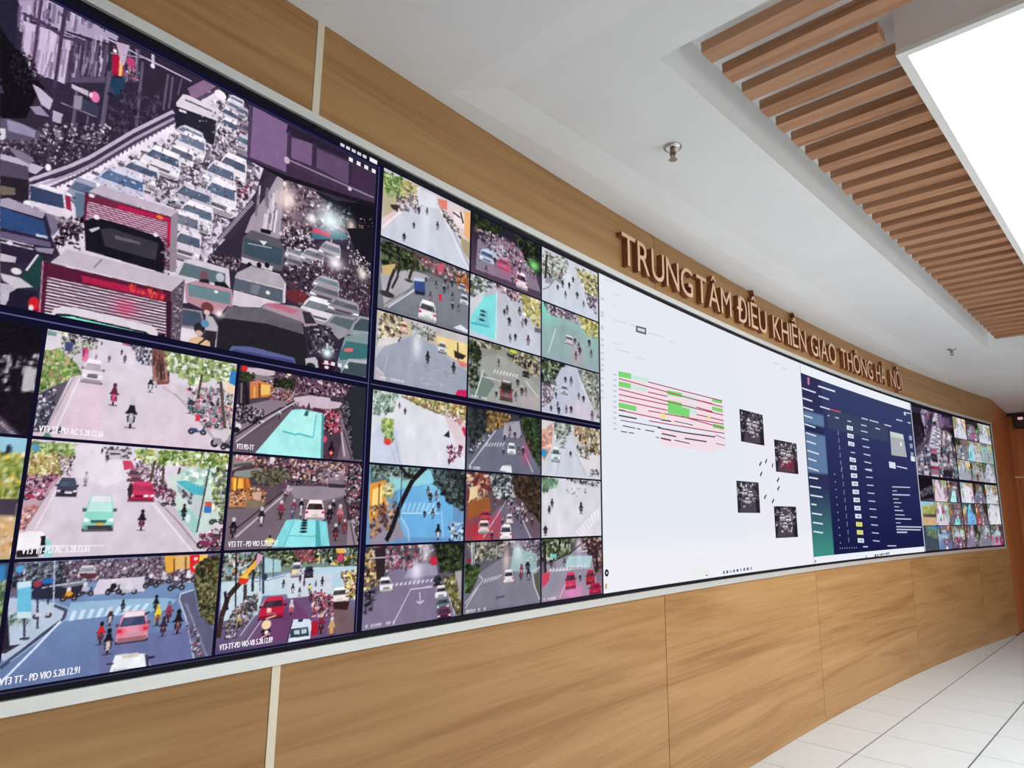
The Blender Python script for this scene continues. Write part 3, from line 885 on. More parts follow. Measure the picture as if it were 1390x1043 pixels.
for x, y, w, h, b, g in ((690, 490, 110, 60, (206, 196, 214), (110, 118, 140)), (694, 530, 120, 100, wc, (112, 122, 148)), (655, 570, 110, 86, wc, (96, 100, 120)), (590, 588, 150, 110, (236, 228, 240), (78, 92, 118)),
        (512, 630, 150, 90, (214, 206, 220), (72, 84, 110)), (880, 590, 80, 90, (130, 116, 136), (70, 76, 96)), (846, 612, 110, 110, (236, 226, 238), (80, 90, 112)), (800, 640, 120, 110, (224, 216, 230), (96, 106, 132)),
        (440, 672, 200, 130, (206, 200, 222), (82, 106, 146)), (800, 714, 130, 140, (234, 226, 238), (90, 104, 130)), (702, 722, 150, 110, (200, 190, 208), (84, 96, 120)), (712, 786, 140, 110, (232, 224, 236), (96, 108, 130)),
        (300, 700, 110, 110, (150, 150, 176), (84, 98, 128)), (670, 820, 120, 120, (224, 214, 228), (110, 116, 134)), (680, 890, 110, 120, (216, 206, 220), (80, 90, 110)), (170, 730, 150, 120, (226, 216, 230), (56, 62, 92))):
    f.CAR(x, y, w, h, b, g, skew=.2)
f.S([(300, 640), (640, 480), (800, 380), (900, 420), (940, 620), (860, 800), (700, 960), (640, 760), (420, 700)], 330, 3, 9, [(60, 50, 66), (250, 244, 252), (120, 106, 126)], al=.6)
f.S([(565, 650), (640, 680), (630, 740), (560, 730)], 46, 6, 14, [(240, 230, 244), (90, 78, 96), (200, 190, 206), (50, 42, 54)])
f.S([(680, 600), (740, 640), (720, 680), (660, 650)], 40, 6, 13, [(240, 230, 244), (120, 106, 124), (60, 50, 64)])
f.S([(860, 660), (920, 650), (900, 720), (870, 730)], 24, 6, 12, [(170, 70, 100), (60, 40, 60), (230, 214, 228)])
f.crop(*B4)
f.P([(700, 600), (740, 625), (600, 850), (470, 1010), (440, 1042), (340, 1042), (520, 840)], (58, 48, 68))
for i in range(26):
    t = i / 25.; f.L(560 - 220 * t, 800 + 250 * t, 575 - 220 * t, 820 + 250 * t, 10, (170, 156, 176))
f.P([(735, 625), (775, 645), (750, 1042), (520, 1000), (560, 900), (660, 760)], (166, 152, 168)).streaks([(600, 700), (750, 1000)], 26, [(200, 188, 200), (120, 108, 124), (232, 222, 232)], 12, .1)
f.P([(770, 640), (960, 730), (1180, 860), (1240, 1042), (740, 1042)], (126, 104, 120))
f.S([(770, 660), (960, 740), (1160, 860), (1200, 1042), (750, 1042)], 220, 8, 26, [(206, 176, 182), (90, 70, 84), (40, 32, 42), (240, 226, 228), (130, 106, 118), (60, 50, 62), (76, 62, 74), (50, 42, 52), (100, 84, 96)])
f.P([(930, 720), (1100, 800), (1390, 830), (1390, 1042), (1200, 1042), (1160, 900)], (22, 20, 28))
f.S([(1040, 800), (1180, 850), (1220, 1042), (1140, 960)], 60, 8, 22, [(20, 18, 26), (40, 60, 66), (120, 150, 160), (30, 28, 36)])
f.P([(950, 960), (1150, 1000), (1170, 1042), (940, 1042)], (70, 110, 130)).P([(950, 965), (1060, 1000), (1060, 1030), (945, 1000)], (206, 70, 100))
f.G(1060, 925, 90, 80, (236, 252, 255)).G(785, 790, 60, 70, (255, 232, 224)).G(940, 910, 30, 30, (255, 250, 250)).G(1190, 960, 26, 40, (255, 226, 216), .8)
f.S([(1160, 930), (1320, 900), (1330, 1042), (1180, 1042)], 40, 4, 9, [(250, 220, 214), (90, 80, 90), (200, 120, 120), (60, 110, 100)])
f.P([(545, 190), (790, 310), (1390, 600), (1390, 830), (1180, 770), (760, 640), (535, 540)], (64, 48, 72))
f.P([(572, 205), (790, 320), (780, 620), (552, 525)], (128, 100, 140)).L(556, 200, 545, 530, 16, (84, 62, 92))
f.P([(815, 400), (945, 440), (940, 580), (810, 530)], (120, 92, 130)).P([(975, 470), (1175, 560), (1170, 700), (970, 590)], (98, 76, 108)).P([(1200, 600), (1310, 640), (1310, 740), (1200, 710)], (66, 46, 74))
f.P([(790, 320), (960, 400), (1390, 620), (1390, 640), (960, 450), (780, 370)], (44, 34, 54)).L(960, 440, 955, 590, 20, (60, 44, 66)).L(1185, 570, 1180, 720, 20, (56, 42, 62)).L(800, 360, 795, 540, 14, (70, 52, 76))
f.PL([(780, 545), (1010, 650), (1330, 790)], 44, (70, 54, 76)).PL([(780, 535), (1010, 638), (1330, 780)], 10, (150, 128, 156)).E(785, 545, 18, 22, (200, 180, 205)).E(1180, 725, 12, 12, (220, 205, 222))
f.P([(535, 540), (780, 640), (1180, 770), (1390, 830), (1390, 860), (760, 665)], (30, 24, 34))
f.crop(*B5)
f.P([(760, 240), (1000, 80), (1180, 150), (1330, 300), (1330, 560), (1080, 480), (870, 440), (770, 340)], (70, 56, 70))
f.P([(1160, 0), (1390, 0), (1390, 300), (1310, 320), (1230, 170)], (28, 26, 34))
for x, y, w, h, b, g in ((830, 160, 110, 90, (200, 192, 204), (120, 130, 140)), (950, 180, 150, 110, (190, 182, 194), (110, 112, 124)), (1060, 140, 140, 110, (176, 170, 184), (120, 124, 134)), (830, 220, 110, 80, (150, 140, 154), (90, 90, 104))):
    f.CAR(x, y, w, h, b, g, skew=.2)
f.S([(750, 260), (960, 200), (1130, 240), (1310, 300), (1310, 560), (1080, 470), (880, 430), (770, 320)], 560, 6, 17, [(34, 26, 36), (44, 34, 46), (60, 44, 58), (216, 208, 218), (90, 66, 80), (110, 60, 70), (30, 24, 32), (150, 140, 154), (48, 38, 50), (70, 56, 70), (40, 32, 42), (84, 70, 84)])
f.S([(740, 20), (930, 0), (960, 120), (760, 130)], 160, 6, 16, [(34, 26, 36), (226, 218, 228), (90, 66, 80), (44, 34, 46)])
f.S([(1160, 60), (1310, 230), (1310, 330), (1180, 220)], 60, 5, 14, [(230, 220, 230), (60, 54, 60), (150, 146, 150)])
f.G(1090, 220, 50, 44, (255, 252, 255)).G(1260, 290, 30, 36, (255, 245, 235), .9)
f.E(850, 430, 70, 44, (120, 44, 52), .8)
for x, y, w, h, b, g in ((1040, 350, 170, 90, (170, 160, 172), (106, 130, 140)), (1030, 410, 190, 110, (150, 140, 152), (96, 96, 108)), (990, 520, 240, 170, (226, 218, 228), (118, 122, 132)), (1150, 500, 200, 110, (150, 140, 154), (90, 92, 104))):
    f.CAR(x, y, w, h, b, g, skew=.16)
f.P([(510, 60), (560, 10), (740, 70), (775, 150), (755, 270), (620, 250), (495, 200)], (96, 90, 104)).P([(520, 60), (762, 130), (748, 238), (512, 160)], (62, 78, 92)).P([(500, 180), (700, 240), (690, 270), (500, 215)], (206, 198, 208))
f.P([(610, 75), (660, 85), (640, 108)], (220, 226, 232)).L(540, 95, 690, 125, 5, (190, 196, 204)).P([(620, 0), (690, 15), (680, 40), (620, 25)], (26, 24, 30))
for x in (550, 610, 660): f.E(x, 232, 16, 18, (30, 26, 34))
f.S([(290, 170), (500, 190), (480, 260), (300, 220)], 70, 8, 20, [(40, 30, 40), (226, 216, 226), (110, 80, 96), (60, 44, 56)])
f.P([(75, 300), (140, 200), (200, 195), (420, 255), (430, 380), (120, 340)], (214, 202, 216)).P([(140, 215), (400, 285), (398, 362), (104, 292)], (96, 112, 122))
f.E(262, 295, 26, 28, (120, 80, 96)).E(365, 310, 26, 28, (190, 190, 204)).P([(235, 320), (290, 320), (300, 350), (230, 340)], (44, 34, 44)).P([(330, 335), (395, 340), (430, 380), (330, 360)], (34, 30, 38))
f.P([(145, 350), (210, 330), (440, 385), (450, 490), (370, 560), (150, 460)], (188, 142, 156)).P([(160, 345), (432, 405), (428, 482), (170, 425)], (108, 134, 142)).E(340, 400, 12, 10, (230, 235, 235))
f.P([(440, 480), (460, 300), (560, 235), (740, 290), (780, 350), (775, 470), (640, 480), (600, 520)], (214, 202, 212)).P([(470, 280), (560, 238), (740, 295), (770, 340), (765, 380), (460, 310)], (176, 168, 178))
f.P([(458, 312), (760, 388), (758, 466), (448, 382)], (90, 98, 112)).P([(560, 350), (620, 362), (600, 420), (550, 408)], (120, 122, 134)).E(665, 405, 14, 12, (225, 228, 228)).PL([(450, 386), (758, 468)], 6, (40, 36, 44))
f.P([(620, 505), (660, 468), (840, 490), (940, 530), (980, 610), (900, 620)], (170, 146, 158)).P([(640, 480), (720, 470), (860, 520), (820, 540)], (190, 110, 134)).P([(880, 520), (930, 530), (970, 600), (900, 600)], (54, 50, 60))
f.P([(120, 500), (250, 520), (270, 640), (120, 640)], (150, 140, 152)).P([(130, 510), (240, 530), (262, 625), (125, 610)], (72, 82, 104)).P([(110, 620), (270, 650), (150, 740), (105, 720)], (224, 214, 224))
f.P([(345, 770), (352, 560), (410, 490), (620, 500), (890, 600), (918, 870)], (38, 35, 42)).P([(372, 562), (415, 490), (640, 505), (880, 590), (892, 668), (660, 600)], (104, 98, 108)).P([(660, 560), (660, 600), (880, 660), (880, 610)], (92, 86, 96), .6)
f.P([(415, 775), (440, 740), (560, 745), (830, 815), (845, 862), (420, 800)], (92, 98, 146)).P([(430, 780), (450, 760), (820, 830), (835, 855)], (60, 62, 118), .8)
f.P([(275, 540), (320, 560), (352, 620), (340, 750), (300, 740), (270, 640)], (186, 178, 188)).E(285, 500, 40, 34, (112, 60, 64)).E(282, 530, 20, 16, (214, 180, 180)).P([(270, 640), (345, 650), (330, 760), (290, 750)], (46, 38, 48))
f.P([(138, 745), (180, 690), (240, 680), (300, 715), (305, 780)], (222, 184, 146)).L(215, 740, 280, 690, 12, (60, 40, 44)).E(235, 630, 36, 36, (44, 40, 50)).E(270, 600, 26, 24, (96, 140, 176)).E(232, 660, 24, 18, (210, 176, 166)).G(360, 540, 24, 24, (255, 240, 240))
f.P([(0, 0), (90, 0), (80, 270), (0, 260)], (110, 90, 106)).S([(10, 20), (90, 20), (90, 260), (10, 250)], 60, 6, 14, [(40, 30, 40), (150, 40, 70), (220, 206, 216), (60, 50, 62)])
f.P([(1020, 600), (1080, 540), (1220, 560), (1190, 660), (1110, 700)], (150, 148, 158)).P([(1050, 590), (1090, 555), (1210, 580), (1180, 640)], (90, 104, 112)).P([(1190, 620), (1240, 550), (1390, 580), (1390, 690), (1180, 670)], (150, 158, 164)).P([(1210, 610), (1250, 566), (1390, 600), (1390, 660), (1200, 640)], (70, 82, 92))
f.P([(1100, 850), (1150, 680), (1260, 660), (1390, 690), (1390, 830), (1130, 900)], (130, 150, 156)).P([(1110, 800), (1160, 710), (1390, 745), (1390, 810), (1120, 830)], (60, 110, 116)).P([(1145, 755), (1205, 755), (1195, 778), (1145, 775)], (220, 110, 110))
f.P([(1110, 930), (1170, 820), (1390, 840), (1390, 980), (1130, 960)], (176, 180, 186)).P([(1130, 900), (1180, 840), (1390, 870), (1390, 940), (1130, 930)], (66, 78, 86))
f.S([(920, 620), (1060, 620), (1100, 760), (930, 790)], 80, 8, 24, [(36, 30, 38), (200, 196, 204), (70, 66, 78), (110, 110, 120), (40, 34, 42)])
f.P([(900, 820), (960, 810), (1000, 860), (960, 890), (905, 870)], (190, 186, 196)).E(935, 870, 30, 24, (40, 36, 44)).E(1035, 850, 56, 62, (40, 24, 36)).G(1038, 785, 34, 34, (232, 250, 255)).E(1035, 875, 14, 10, (235, 225, 235)).L(1010, 850, 1065, 855, 10, (220, 120, 140))
# the two striped container trucks and the dark car on the left
f.crop(*B2)
f.P([(0, 140), (205, 195), (212, 440), (0, 430)], (84, 74, 96)).P([(0, 260), (205, 290), (205, 440), (0, 430)], (40, 34, 44)).P([(0, 330), (110, 350), (110, 400), (0, 400)], (110, 100, 90))
f.P([(215, 320), (460, 390), (540, 470), (530, 600), (215, 470)], (226, 214, 228)).P([(218, 330), (455, 400), (468, 500), (218, 440)], (58, 66, 100)).P([(470, 400), (510, 410), (520, 520), (480, 500)], (150, 40, 76)).P([(545, 380), (620, 400), (610, 580), (550, 560)], (96, 116, 140))
f.P([(0, 430), (60, 418), (330, 530), (385, 640), (365, 720), (390, 780), (385, 850), (240, 900), (0, 900)], (44, 36, 58)).P([(0, 430), (60, 420), (330, 530), (310, 570), (0, 480)], (168, 156, 176))
f.P([(0, 485), (318, 590), (346, 716), (0, 636)], (50, 74, 122)).P([(260, 680), (346, 700), (346, 718), (262, 700)], (190, 200, 220)).P([(0, 660), (360, 740), (370, 780), (0, 720)], (104, 92, 124))
for yy in (715, 740): f.PL([(0, yy), (240, yy + 55)], 9, (214, 204, 222))
f.P([(330, 530), (400, 560), (440, 640), (380, 700)], (120, 112, 140)).P([(400, 550), (520, 580), (530, 640), (440, 620)], (170, 160, 180)).E(70, 750, 26, 14, (230, 222, 236)).P([(0, 822), (118, 850), (112, 892), (0, 880)], (196, 186, 200)).P([(250, 780), (390, 790), (380, 830), (270, 810)], (150, 140, 164))
f.S([(420, 560), (620, 560), (600, 800), (400, 760)], 60, 10, 30, [(24, 18, 28), (40, 32, 44), (16, 12, 18), (90, 60, 80)])
def truck(face, rows, base, light):
    a, b, c, d = [np.array(p, float) for p in face]
    f.P(face, base)
    for i in range(rows):
        t0, t1 = (i + .15) / rows, (i + .62) / rows
        f.P([a + (d - a) * t0, b + (c - b) * t0, b + (c - b) * t1, a + (d - a) * t1], light)
f.P([(640, 375), (735, 330), (1292, 518), (1240, 556)], (192, 178, 196))
truck([(622, 440), (1240, 600), (1232, 800), (612, 640)], 13, (112, 40, 74), (222, 190, 210))
f.P([(625, 385), (1242, 558), (1240, 606), (622, 442)], (112, 40, 66)).P([(860, 470), (1230, 570), (1226, 592), (860, 500)], (190, 30, 80)).E(1160, 562, 26, 14, (250, 120, 60)).E(665, 405, 22, 14, (236, 226, 236))
f.P([(1240, 556), (1292, 518), (1278, 960), (1230, 960)], (150, 134, 150)).P([(1215, 600), (1240, 590), (1230, 790), (1208, 780)], (190, 30, 74)).P([(618, 380), (640, 380), (620, 620), (604, 600)], (90, 30, 60))
f.P([(608, 590), (690, 560), (800, 590), (1150, 700), (1196, 760), (1190, 970), (620, 800)], (26, 24, 34)).P([(730, 650), (800, 640), (1150, 750), (1130, 875), (760, 770)], (58, 54, 68)).P([(830, 690), (1010, 740), (1020, 760), (840, 720)], (104, 98, 112)).P([(645, 650), (720, 630), (720, 648), (665, 672)], (200, 196, 206)).E(700, 562, 24, 16, (240, 230, 236)).E(1130, 690, 18, 14, (240, 230, 236))
f.S([(1170, 700), (1230, 720), (1230, 1000), (1170, 960)], 40, 6, 14, [(24, 20, 28), (150, 140, 150), (90, 30, 50)])
f.crop(*B3)
f.P([(0, 290), (130, 310), (60, 420), (0, 500)], (186, 180, 196)).P([(150, 250), (270, 80), (310, 100), (300, 330), (200, 330)], (34, 62, 64)).L(190, 200, 275, 85, 14, (226, 216, 228)).E(118, 205, 40, 24, (222, 216, 226)).P([(0, 220), (140, 250), (240, 320), (110, 330), (20, 270)], (206, 196, 208))
f.P([(70, 360), (130, 330), (270, 350), (290, 540), (40, 500)], (34, 30, 48)).E(245, 440, 40, 50, (206, 34, 50)).E(285, 490, 20, 44, (190, 20, 46)).E(225, 470, 18, 22, (230, 210, 216))
f.P([(372, 135), (490, 45), (1342, 262), (1262, 350)], (198, 184, 198)).PL([(680, 180), (740, 120)], 12, (140, 126, 142)).PL([(372, 140), (1262, 352)], 12, (214, 202, 214))
truck([(345, 240), (1225, 430), (1215, 690), (320, 520)], 12, (60, 34, 56), (224, 206, 218))
f.P([(330, 140), (1260, 355), (1240, 440), (340, 245)], (86, 30, 54)).P([(590, 235), (1200, 370), (1190, 420), (600, 285)], (176, 34, 74)).S([(940, 295), (1190, 350), (1180, 420), (930, 340)], 24, 8, 22, [(240, 80, 60), (230, 120, 70), (200, 30, 60)])
f.G(910, 470, 90, 70, (236, 60, 110), .55).P([(300, 130), (345, 140), (320, 540), (290, 540)], (84, 30, 56)).L(312, 130, 285, 540, 8, (190, 150, 170))
f.P([(1240, 355), (1342, 262), (1306, 740), (1230, 720)], (96, 80, 96)).S([(1270, 340), (1330, 300), (1300, 700), (1250, 690)], 60, 5, 13, [(150, 136, 150), (60, 46, 60), (200, 188, 200)]).P([(1205, 430), (1245, 420), (1240, 720), (1205, 700)], (56, 26, 46))
f.P([(345, 560), (390, 480), (460, 458), (560, 470), (1100, 600), (1145, 640), (1135, 720)], (222, 212, 222)).P([(355, 555), (410, 512), (500, 516), (1060, 645), (1115, 690), (1110, 716)], (30, 28, 36)).P([(380, 560), (430, 532), (520, 534), (1040, 655), (1095, 695), (1090, 720)], (140, 234, 204))
f.PL([(620, 575), (830, 605)], 8, (90, 160, 150)).E(738, 622, 10, 8, (30, 50, 50)).P([(1145, 660), (1200, 665), (1200, 720), (1140, 715)], (24, 22, 28))
f.noise(5)

# ---- the three pictures at the left edge, mostly out of view
f = FEEDS[(0, 3)] = cell(0, 3, 110, (22, 18, 26), (30, 24, 34)); f.crop(*L1)
f.S([(-1500, 220), (250, 220), (170, 420), (-1500, 420)], 420, 10, 40, [(214, 206, 216), (34, 28, 36), (150, 140, 152), (20, 16, 22), (80, 70, 84)])
f.P([(150, 280), (210, 300), (200, 430), (120, 420)], (190, 186, 190)).P([(60, 300), (130, 290), (90, 460), (50, 450)], (26, 20, 30)).P([(-1500, 520), (0, 570), (140, 700), (-1500, 700)], (84, 72, 90)).L(0, 600, 100, 700, 12, (180, 168, 184)).noise(6)
f = FEEDS[(0, 4)] = cell(0, 4, 110, (150, 200, 224), (190, 170, 120)); f.crop(*L2)
f.P([(-1500, 90), (130, 110), (110, 380), (-1500, 380)], (150, 160, 90)).S([(-1500, 90), (140, 110), (110, 380), (-1500, 380)], 480, 10, 36, [(120, 140, 50), (206, 200, 110), (80, 96, 40), (226, 226, 200), (220, 190, 80)])
f.P([(-1500, 360), (110, 370), (90, 470), (-1500, 440)], (70, 60, 76)).P([(-1500, 440), (90, 470), (70, 700), (-1500, 700)], (206, 170, 130)).S([(-1500, 460), (90, 480), (70, 690), (-1500, 690)], 200, 8, 26, [(226, 170, 90), (240, 220, 200), (160, 110, 70)])
f.L(50, 60, 50, 110, 30, (40, 44, 56)).noise(6)
caption(f, '5', .09, .84, .40)
f = FEEDS[(0, 5)] = cell(0, 5, 110, (60, 70, 96), (70, 80, 90)); f.crop(*L3)
f.P([(-1500, 90), (40, 100), (30, 200), (-1500, 200)], (60, 130, 190)).S([(-1500, 180), (40, 190), (10, 520), (-1500, 500)], 420, 10, 34, LEAF).noise(6)

# ---- column two, quay street in pale light
f = FEEDS[(1, 3)] = cell(1, 3, 220, (222, 212, 226), (222, 204, 216)); f.crop(*L1)
f.P([(240, 60), (560, 120), (470, 350), (200, 440)], (206, 198, 206)).S([(260, 60), (560, 120), (560, 180), (380, 230), (250, 190)], 150, 7, 18, [(60, 54, 64), (120, 110, 120), (230, 226, 232), (150, 170, 100), (40, 36, 44), (200, 190, 200)])
f.P([(265, 80), (350, 95), (350, 190), (250, 200)], (224, 216, 222)).P([(270, 80), (325, 90), (322, 112), (268, 106)], (120, 150, 152)).P([(372, 140), (420, 150), (412, 200), (370, 195)], (72, 76, 120))
f.P([(238, 210), (330, 180), (440, 270), (470, 330), (330, 390), (225, 430)], (120, 140, 84)).S([(235, 200), (340, 185), (460, 310), (330, 390), (222, 430)], 220, 8, 24, LEAF + [(190, 150, 120)])
f.P([(215, 440), (420, 350), (450, 350), (250, 660), (180, 660)], (96, 88, 104))
for i in range(9): f.BIKE(250 + 10 * (9 - i) - 30, 640 - 24 * i + 0, 110 - 6 * i, 50, (44, 48, 76), None)
f.S([(200, 460), (330, 390), (300, 560), (190, 660)], 90, 7, 18, [(40, 40, 60), (230, 226, 232), (90, 86, 104), (60, 58, 78)])
f.P([(400, 350), (455, 330), (330, 640), (250, 660)], (216, 196, 208)).L(455, 345, 310, 670, 9, (240, 230, 240)).L(425, 345, 262, 650, 7, (170, 150, 166))
f.P([(590, 370), (620, 370), (560, 690), (340, 680), (460, 370)], (228, 196, 214), .5)
f.P([(470, 180), (510, 185), (500, 260), (470, 250)], (206, 80, 130)).E(490, 235, 16, 24, (230, 120, 160)).L(480, 180, 478, 230, 8, (120, 40, 80))
f.CAR(532, 310, 120, 140, (240, 222, 234), (190, 176, 190)).P([(500, 325), (560, 330), (555, 345), (505, 340)], (120, 106, 120))
for x, y, h, c in ((582, 150, 30, (60, 54, 70)), (625, 235, 50, (120, 80, 100)), (715, 235, 60, (90, 84, 96)), (697, 200, 40, (40, 36, 44)), (550, 225, 36, (200, 110, 140)), (780, 235, 26, (40, 36, 44))): f.MOTO(x, y, h, c, (90, 84, 96))
f.P([(700, 140), (760, 150), (740, 170), (700, 160)], (180, 90, 120)).S([(740, 150), (880, 180), (870, 280), (800, 270)], 90, 6, 15, [(50, 46, 60), (230, 224, 230), (120, 112, 124), (80, 84, 120)])
f.MOTO(653, 440, 140, (96, 40, 62), (200, 70, 110), (100, 50, 66)).MOTO(752, 550, 180, (36, 34, 42), (180, 176, 184), (236, 232, 238)).MOTO(862, 385, 100, (40, 38, 48), (226, 220, 226)).MOTO(895, 370, 70, (220, 210, 216), (190, 180, 186))
f.P([(870, 180), (960, 190), (970, 385), (900, 390), (870, 300)], (128, 84, 80)).streaks([(875, 180), (965, 370)], 30, [(80, 50, 52), (170, 120, 112), (60, 40, 44)], 10)
f.P([(960, 185), (1360, 265), (1350, 380), (960, 300)], (176, 186, 140)).S([(950, 185), (1365, 260), (1350, 390), (1200, 360), (1100, 390), (960, 300)], 380, 8, 24, [(120, 146, 84), (168, 186, 116), (226, 230, 214), (90, 110, 66), (240, 240, 236), (150, 160, 120)])
f.P([(960, 380), (1110, 400), (1340, 430), (1330, 780), (1200, 700), (1060, 500)], (214, 200, 210)).P([(1290, 380), (1360, 380), (1330, 770), (1280, 600)], (222, 206, 196))
f.P([(920, 390), (1000, 390), (1080, 520), (1280, 770), (1240, 775), (1060, 560)], (222, 206, 216)).PL([(930, 400), (1060, 490), (1290, 770)], 8, (190, 174, 186)).PL([(1000, 440), (1150, 610), (1270, 760)], 6, (170, 156, 170))
f.S([(1070, 400), (1330, 420), (1320, 640), (1180, 640), (1080, 500)], 240, 7, 20, [(60, 56, 70), (230, 224, 230), (120, 150, 156), (206, 60, 96), (40, 36, 46), (190, 180, 186), (150, 140, 150)])
f.L(1155, 330, 1130, 470, 14, (84, 66, 60)).L(1262, 370, 1285, 640, 18, (90, 76, 74)).P([(1318, 310), (1360, 320), (1352, 400), (1310, 380)], (56, 130, 190)).P([(1290, 370), (1350, 400), (1345, 450), (1280, 420)], (240, 214, 190))
f.P([(1118, 560), (1146, 560), (1142, 600), (1116, 598)], (220, 60, 90)).BIKE(1130, 635, 110, 80, (60, 76, 120)).BIKE(1270, 690, 130, 120, (150, 144, 152)).BIKE(1215, 600, 80, 70, (110, 116, 120)).BIKE(1135, 520, 80, 70, (90, 120, 124)).BIKE(1310, 720, 100, 90, (50, 46, 54)).MOTO(1090, 500, 110, (50, 60, 70), (90, 110, 116))
f.P([(240, 690), (270, 655), (300, 690)], (90, 130, 110)).noise(5)
caption(f, 'VT3 TT-PD AC 5.28.12.66', .058)
# ---- bus stop street with taxi
f = FEEDS[(1, 4)] = cell(1, 4, 220, (226, 214, 230), (214, 202, 214)); f.crop(*L2)
f.P([(165, 40), (440, 60), (420, 130), (340, 230), (150, 240)], (190, 170, 110)).S([(165, 40), (440, 60), (430, 120), (340, 110), (160, 120)], 160, 8, 24, LEAF).S([(160, 110), (330, 110), (350, 230), (240, 250), (150, 240)], 170, 8, 22, LEAF_Y + [(150, 110, 80)])
f.P([(140, 240), (350, 240), (130, 550), (110, 540)], (196, 160, 176)).S([(140, 240), (330, 230), (250, 340), (130, 360)], 110, 8, 20, [(110, 50, 76), (226, 206, 216), (60, 46, 60), (190, 120, 146)])
f.BIKE(195, 340, 130, 70, (170, 50, 80)).P([(110, 430), (200, 400), (240, 420), (150, 560), (105, 550)], (190, 130, 120)).S([(110, 430), (220, 410), (150, 550), (105, 550)], 50, 7, 16, [(170, 100, 100), (226, 200, 206), (120, 80, 84)])
f.P([(280, 330), (330, 280), (230, 540), (140, 550)], (220, 200, 214)).L(330, 300, 200, 545, 9, (240, 230, 240)).PL([(280, 330), (140, 530)], 6, (150, 130, 146))
f.P([(430, 60), (700, 70), (700, 140), (740, 250), (600, 300), (430, 240)], (232, 222, 234)).S([(590, 70), (760, 80), (740, 140), (610, 140)], 60, 6, 16, [(60, 54, 64), (220, 214, 222), (120, 110, 122)])
f.P([(620, 90), (690, 95), (690, 140), (625, 140)], (206, 196, 208)).PL([(630, 110), (690, 112)], 12, (80, 74, 86))
for x, y, h in ((585, 90, 40), (612, 130, 50), (400, 150, 50), (425, 130, 40), (405, 190, 36)): f.MOTO(x, y, h, (44, 38, 48), (80, 70, 84))
f.S([(330, 110), (430, 130), (400, 240), (340, 220)], 70, 6, 15, [(50, 44, 54), (226, 218, 226), (120, 106, 118), (180, 150, 150)])
f.P([(700, 150), (750, 150), (770, 190), (710, 205)], (206, 70, 106)).CAR(780, 230, 100, 80, (150, 90, 116), (70, 56, 70)).S([(770, 140), (930, 140), (960, 330), (820, 270)], 120, 7, 18, [(90, 70, 84), (226, 212, 220), (150, 120, 130), (60, 50, 58)])
f.P([(770, 90), (1310, 110), (1310, 250), (1180, 180), (900, 160), (790, 130)], (150, 160, 100)).S([(770, 90), (1315, 110), (1310, 270), (1190, 190), (900, 165), (790, 135)], 420, 8, 26, LEAF + [(180, 170, 90), (230, 232, 214)])
for x0, y0, x1, y1 in ((885, 150, 860, 270), (935, 180, 930, 290), (1030, 190, 1010, 260)): f.L(x0, y0, x1, y1, 14, (84, 66, 60))
f.P([(960, 230), (1300, 210), (1290, 480), (1130, 580), (1000, 420)], (206, 222, 214)).S([(1040, 200), (1230, 200), (1200, 300), (1050, 270)], 60, 10, 30, [(186, 226, 210), (236, 244, 238), (150, 190, 180)])
f.S([(1210, 200), (1310, 200), (1290, 520), (1220, 420)], 120, 8, 22, [(150, 170, 90), (226, 226, 190), (90, 110, 70), (110, 110, 116), (60, 60, 66)])
f.P([(1005, 270), (1060, 262), (1180, 310), (1170, 350), (1100, 345)], (84, 180, 196)).P([(1010, 285), (1100, 350), (1090, 400), (1020, 330)], (150, 176, 186)).P([(1100, 350), (1170, 355), (1160, 490), (1085, 440)], (196, 204, 210)).S([(1030, 310), (1100, 340), (1090, 400), (1040, 350)], 24, 8, 18, [(70, 66, 76), (200, 196, 200)])
f.P([(1000, 440), (1080, 420), (1150, 500), (1115, 580)], (160, 206, 200)).MOTO(1052, 440, 100, (36, 36, 46), (40, 40, 50), (60, 50, 54)).E(1075, 480, 14, 26, (226, 230, 230))
f.L(1200, 175, 1125, 560, 9, (70, 60, 66)).P([(1172, 385), (1212, 385), (1210, 412), (1170, 412)], (206, 90, 76)).P([(1168, 412), (1210, 412), (1206, 450), (1166, 450)], (60, 120, 196))
f.P([(880, 370), (1000, 420), (1140, 670), (1090, 675)], (206, 190, 202)).PL([(870, 390), (960, 500), (1100, 670)], 10, (240, 230, 240)).PL([(905, 380), (1010, 490), (1150, 660)], 8, (150, 136, 148))
f.S([(860, 280), (1000, 330), (1000, 400), (900, 360)], 60, 8, 20, [(150, 50, 84), (60, 50, 60), (226, 210, 218), (110, 80, 96)]).BIKE(965, 385, 90, 50, (60, 50, 58))
f.S([(1130, 560), (1270, 540), (1270, 660), (1160, 650)], 70, 8, 20, [(120, 50, 80), (226, 214, 220), (60, 50, 58)]).BIKE(1190, 600, 130, 100, (130, 50, 84)).BIKE(1240, 640, 120, 70, (90, 70, 84)).BIKE(1240, 480, 90, 70, (70, 70, 80))
f.CAR(385, 300, 120, 110, (70, 64, 84), (70, 84, 110)).P([(370, 325), (412, 325), (412, 338), (370, 338)], (226, 222, 230))
f.CAR(812, 325, 150, 115, (206, 54, 96), (120, 40, 70)).P([(740, 280), (860, 278), (870, 330), (750, 340)], (214, 60, 104), .6).P([(820, 345), (846, 345), (846, 358), (820, 358)], (236, 226, 232)).E(745, 320, 14, 44, (60, 40, 54))
f.CAR(570, 445, 175, 205, (150, 222, 206), (196, 236, 232), roof=(236, 236, 240)).E(570, 515, 22, 9, (226, 170, 70)).P([(500, 520), (640, 520), (640, 545), (500, 545)], (60, 60, 66))
f.MOTO(812, 485, 130, (36, 30, 40), (110, 50, 76), (50, 40, 48)).MOTO(492, 250, 90, (206, 196, 206), (150, 140, 150), (170, 160, 170))
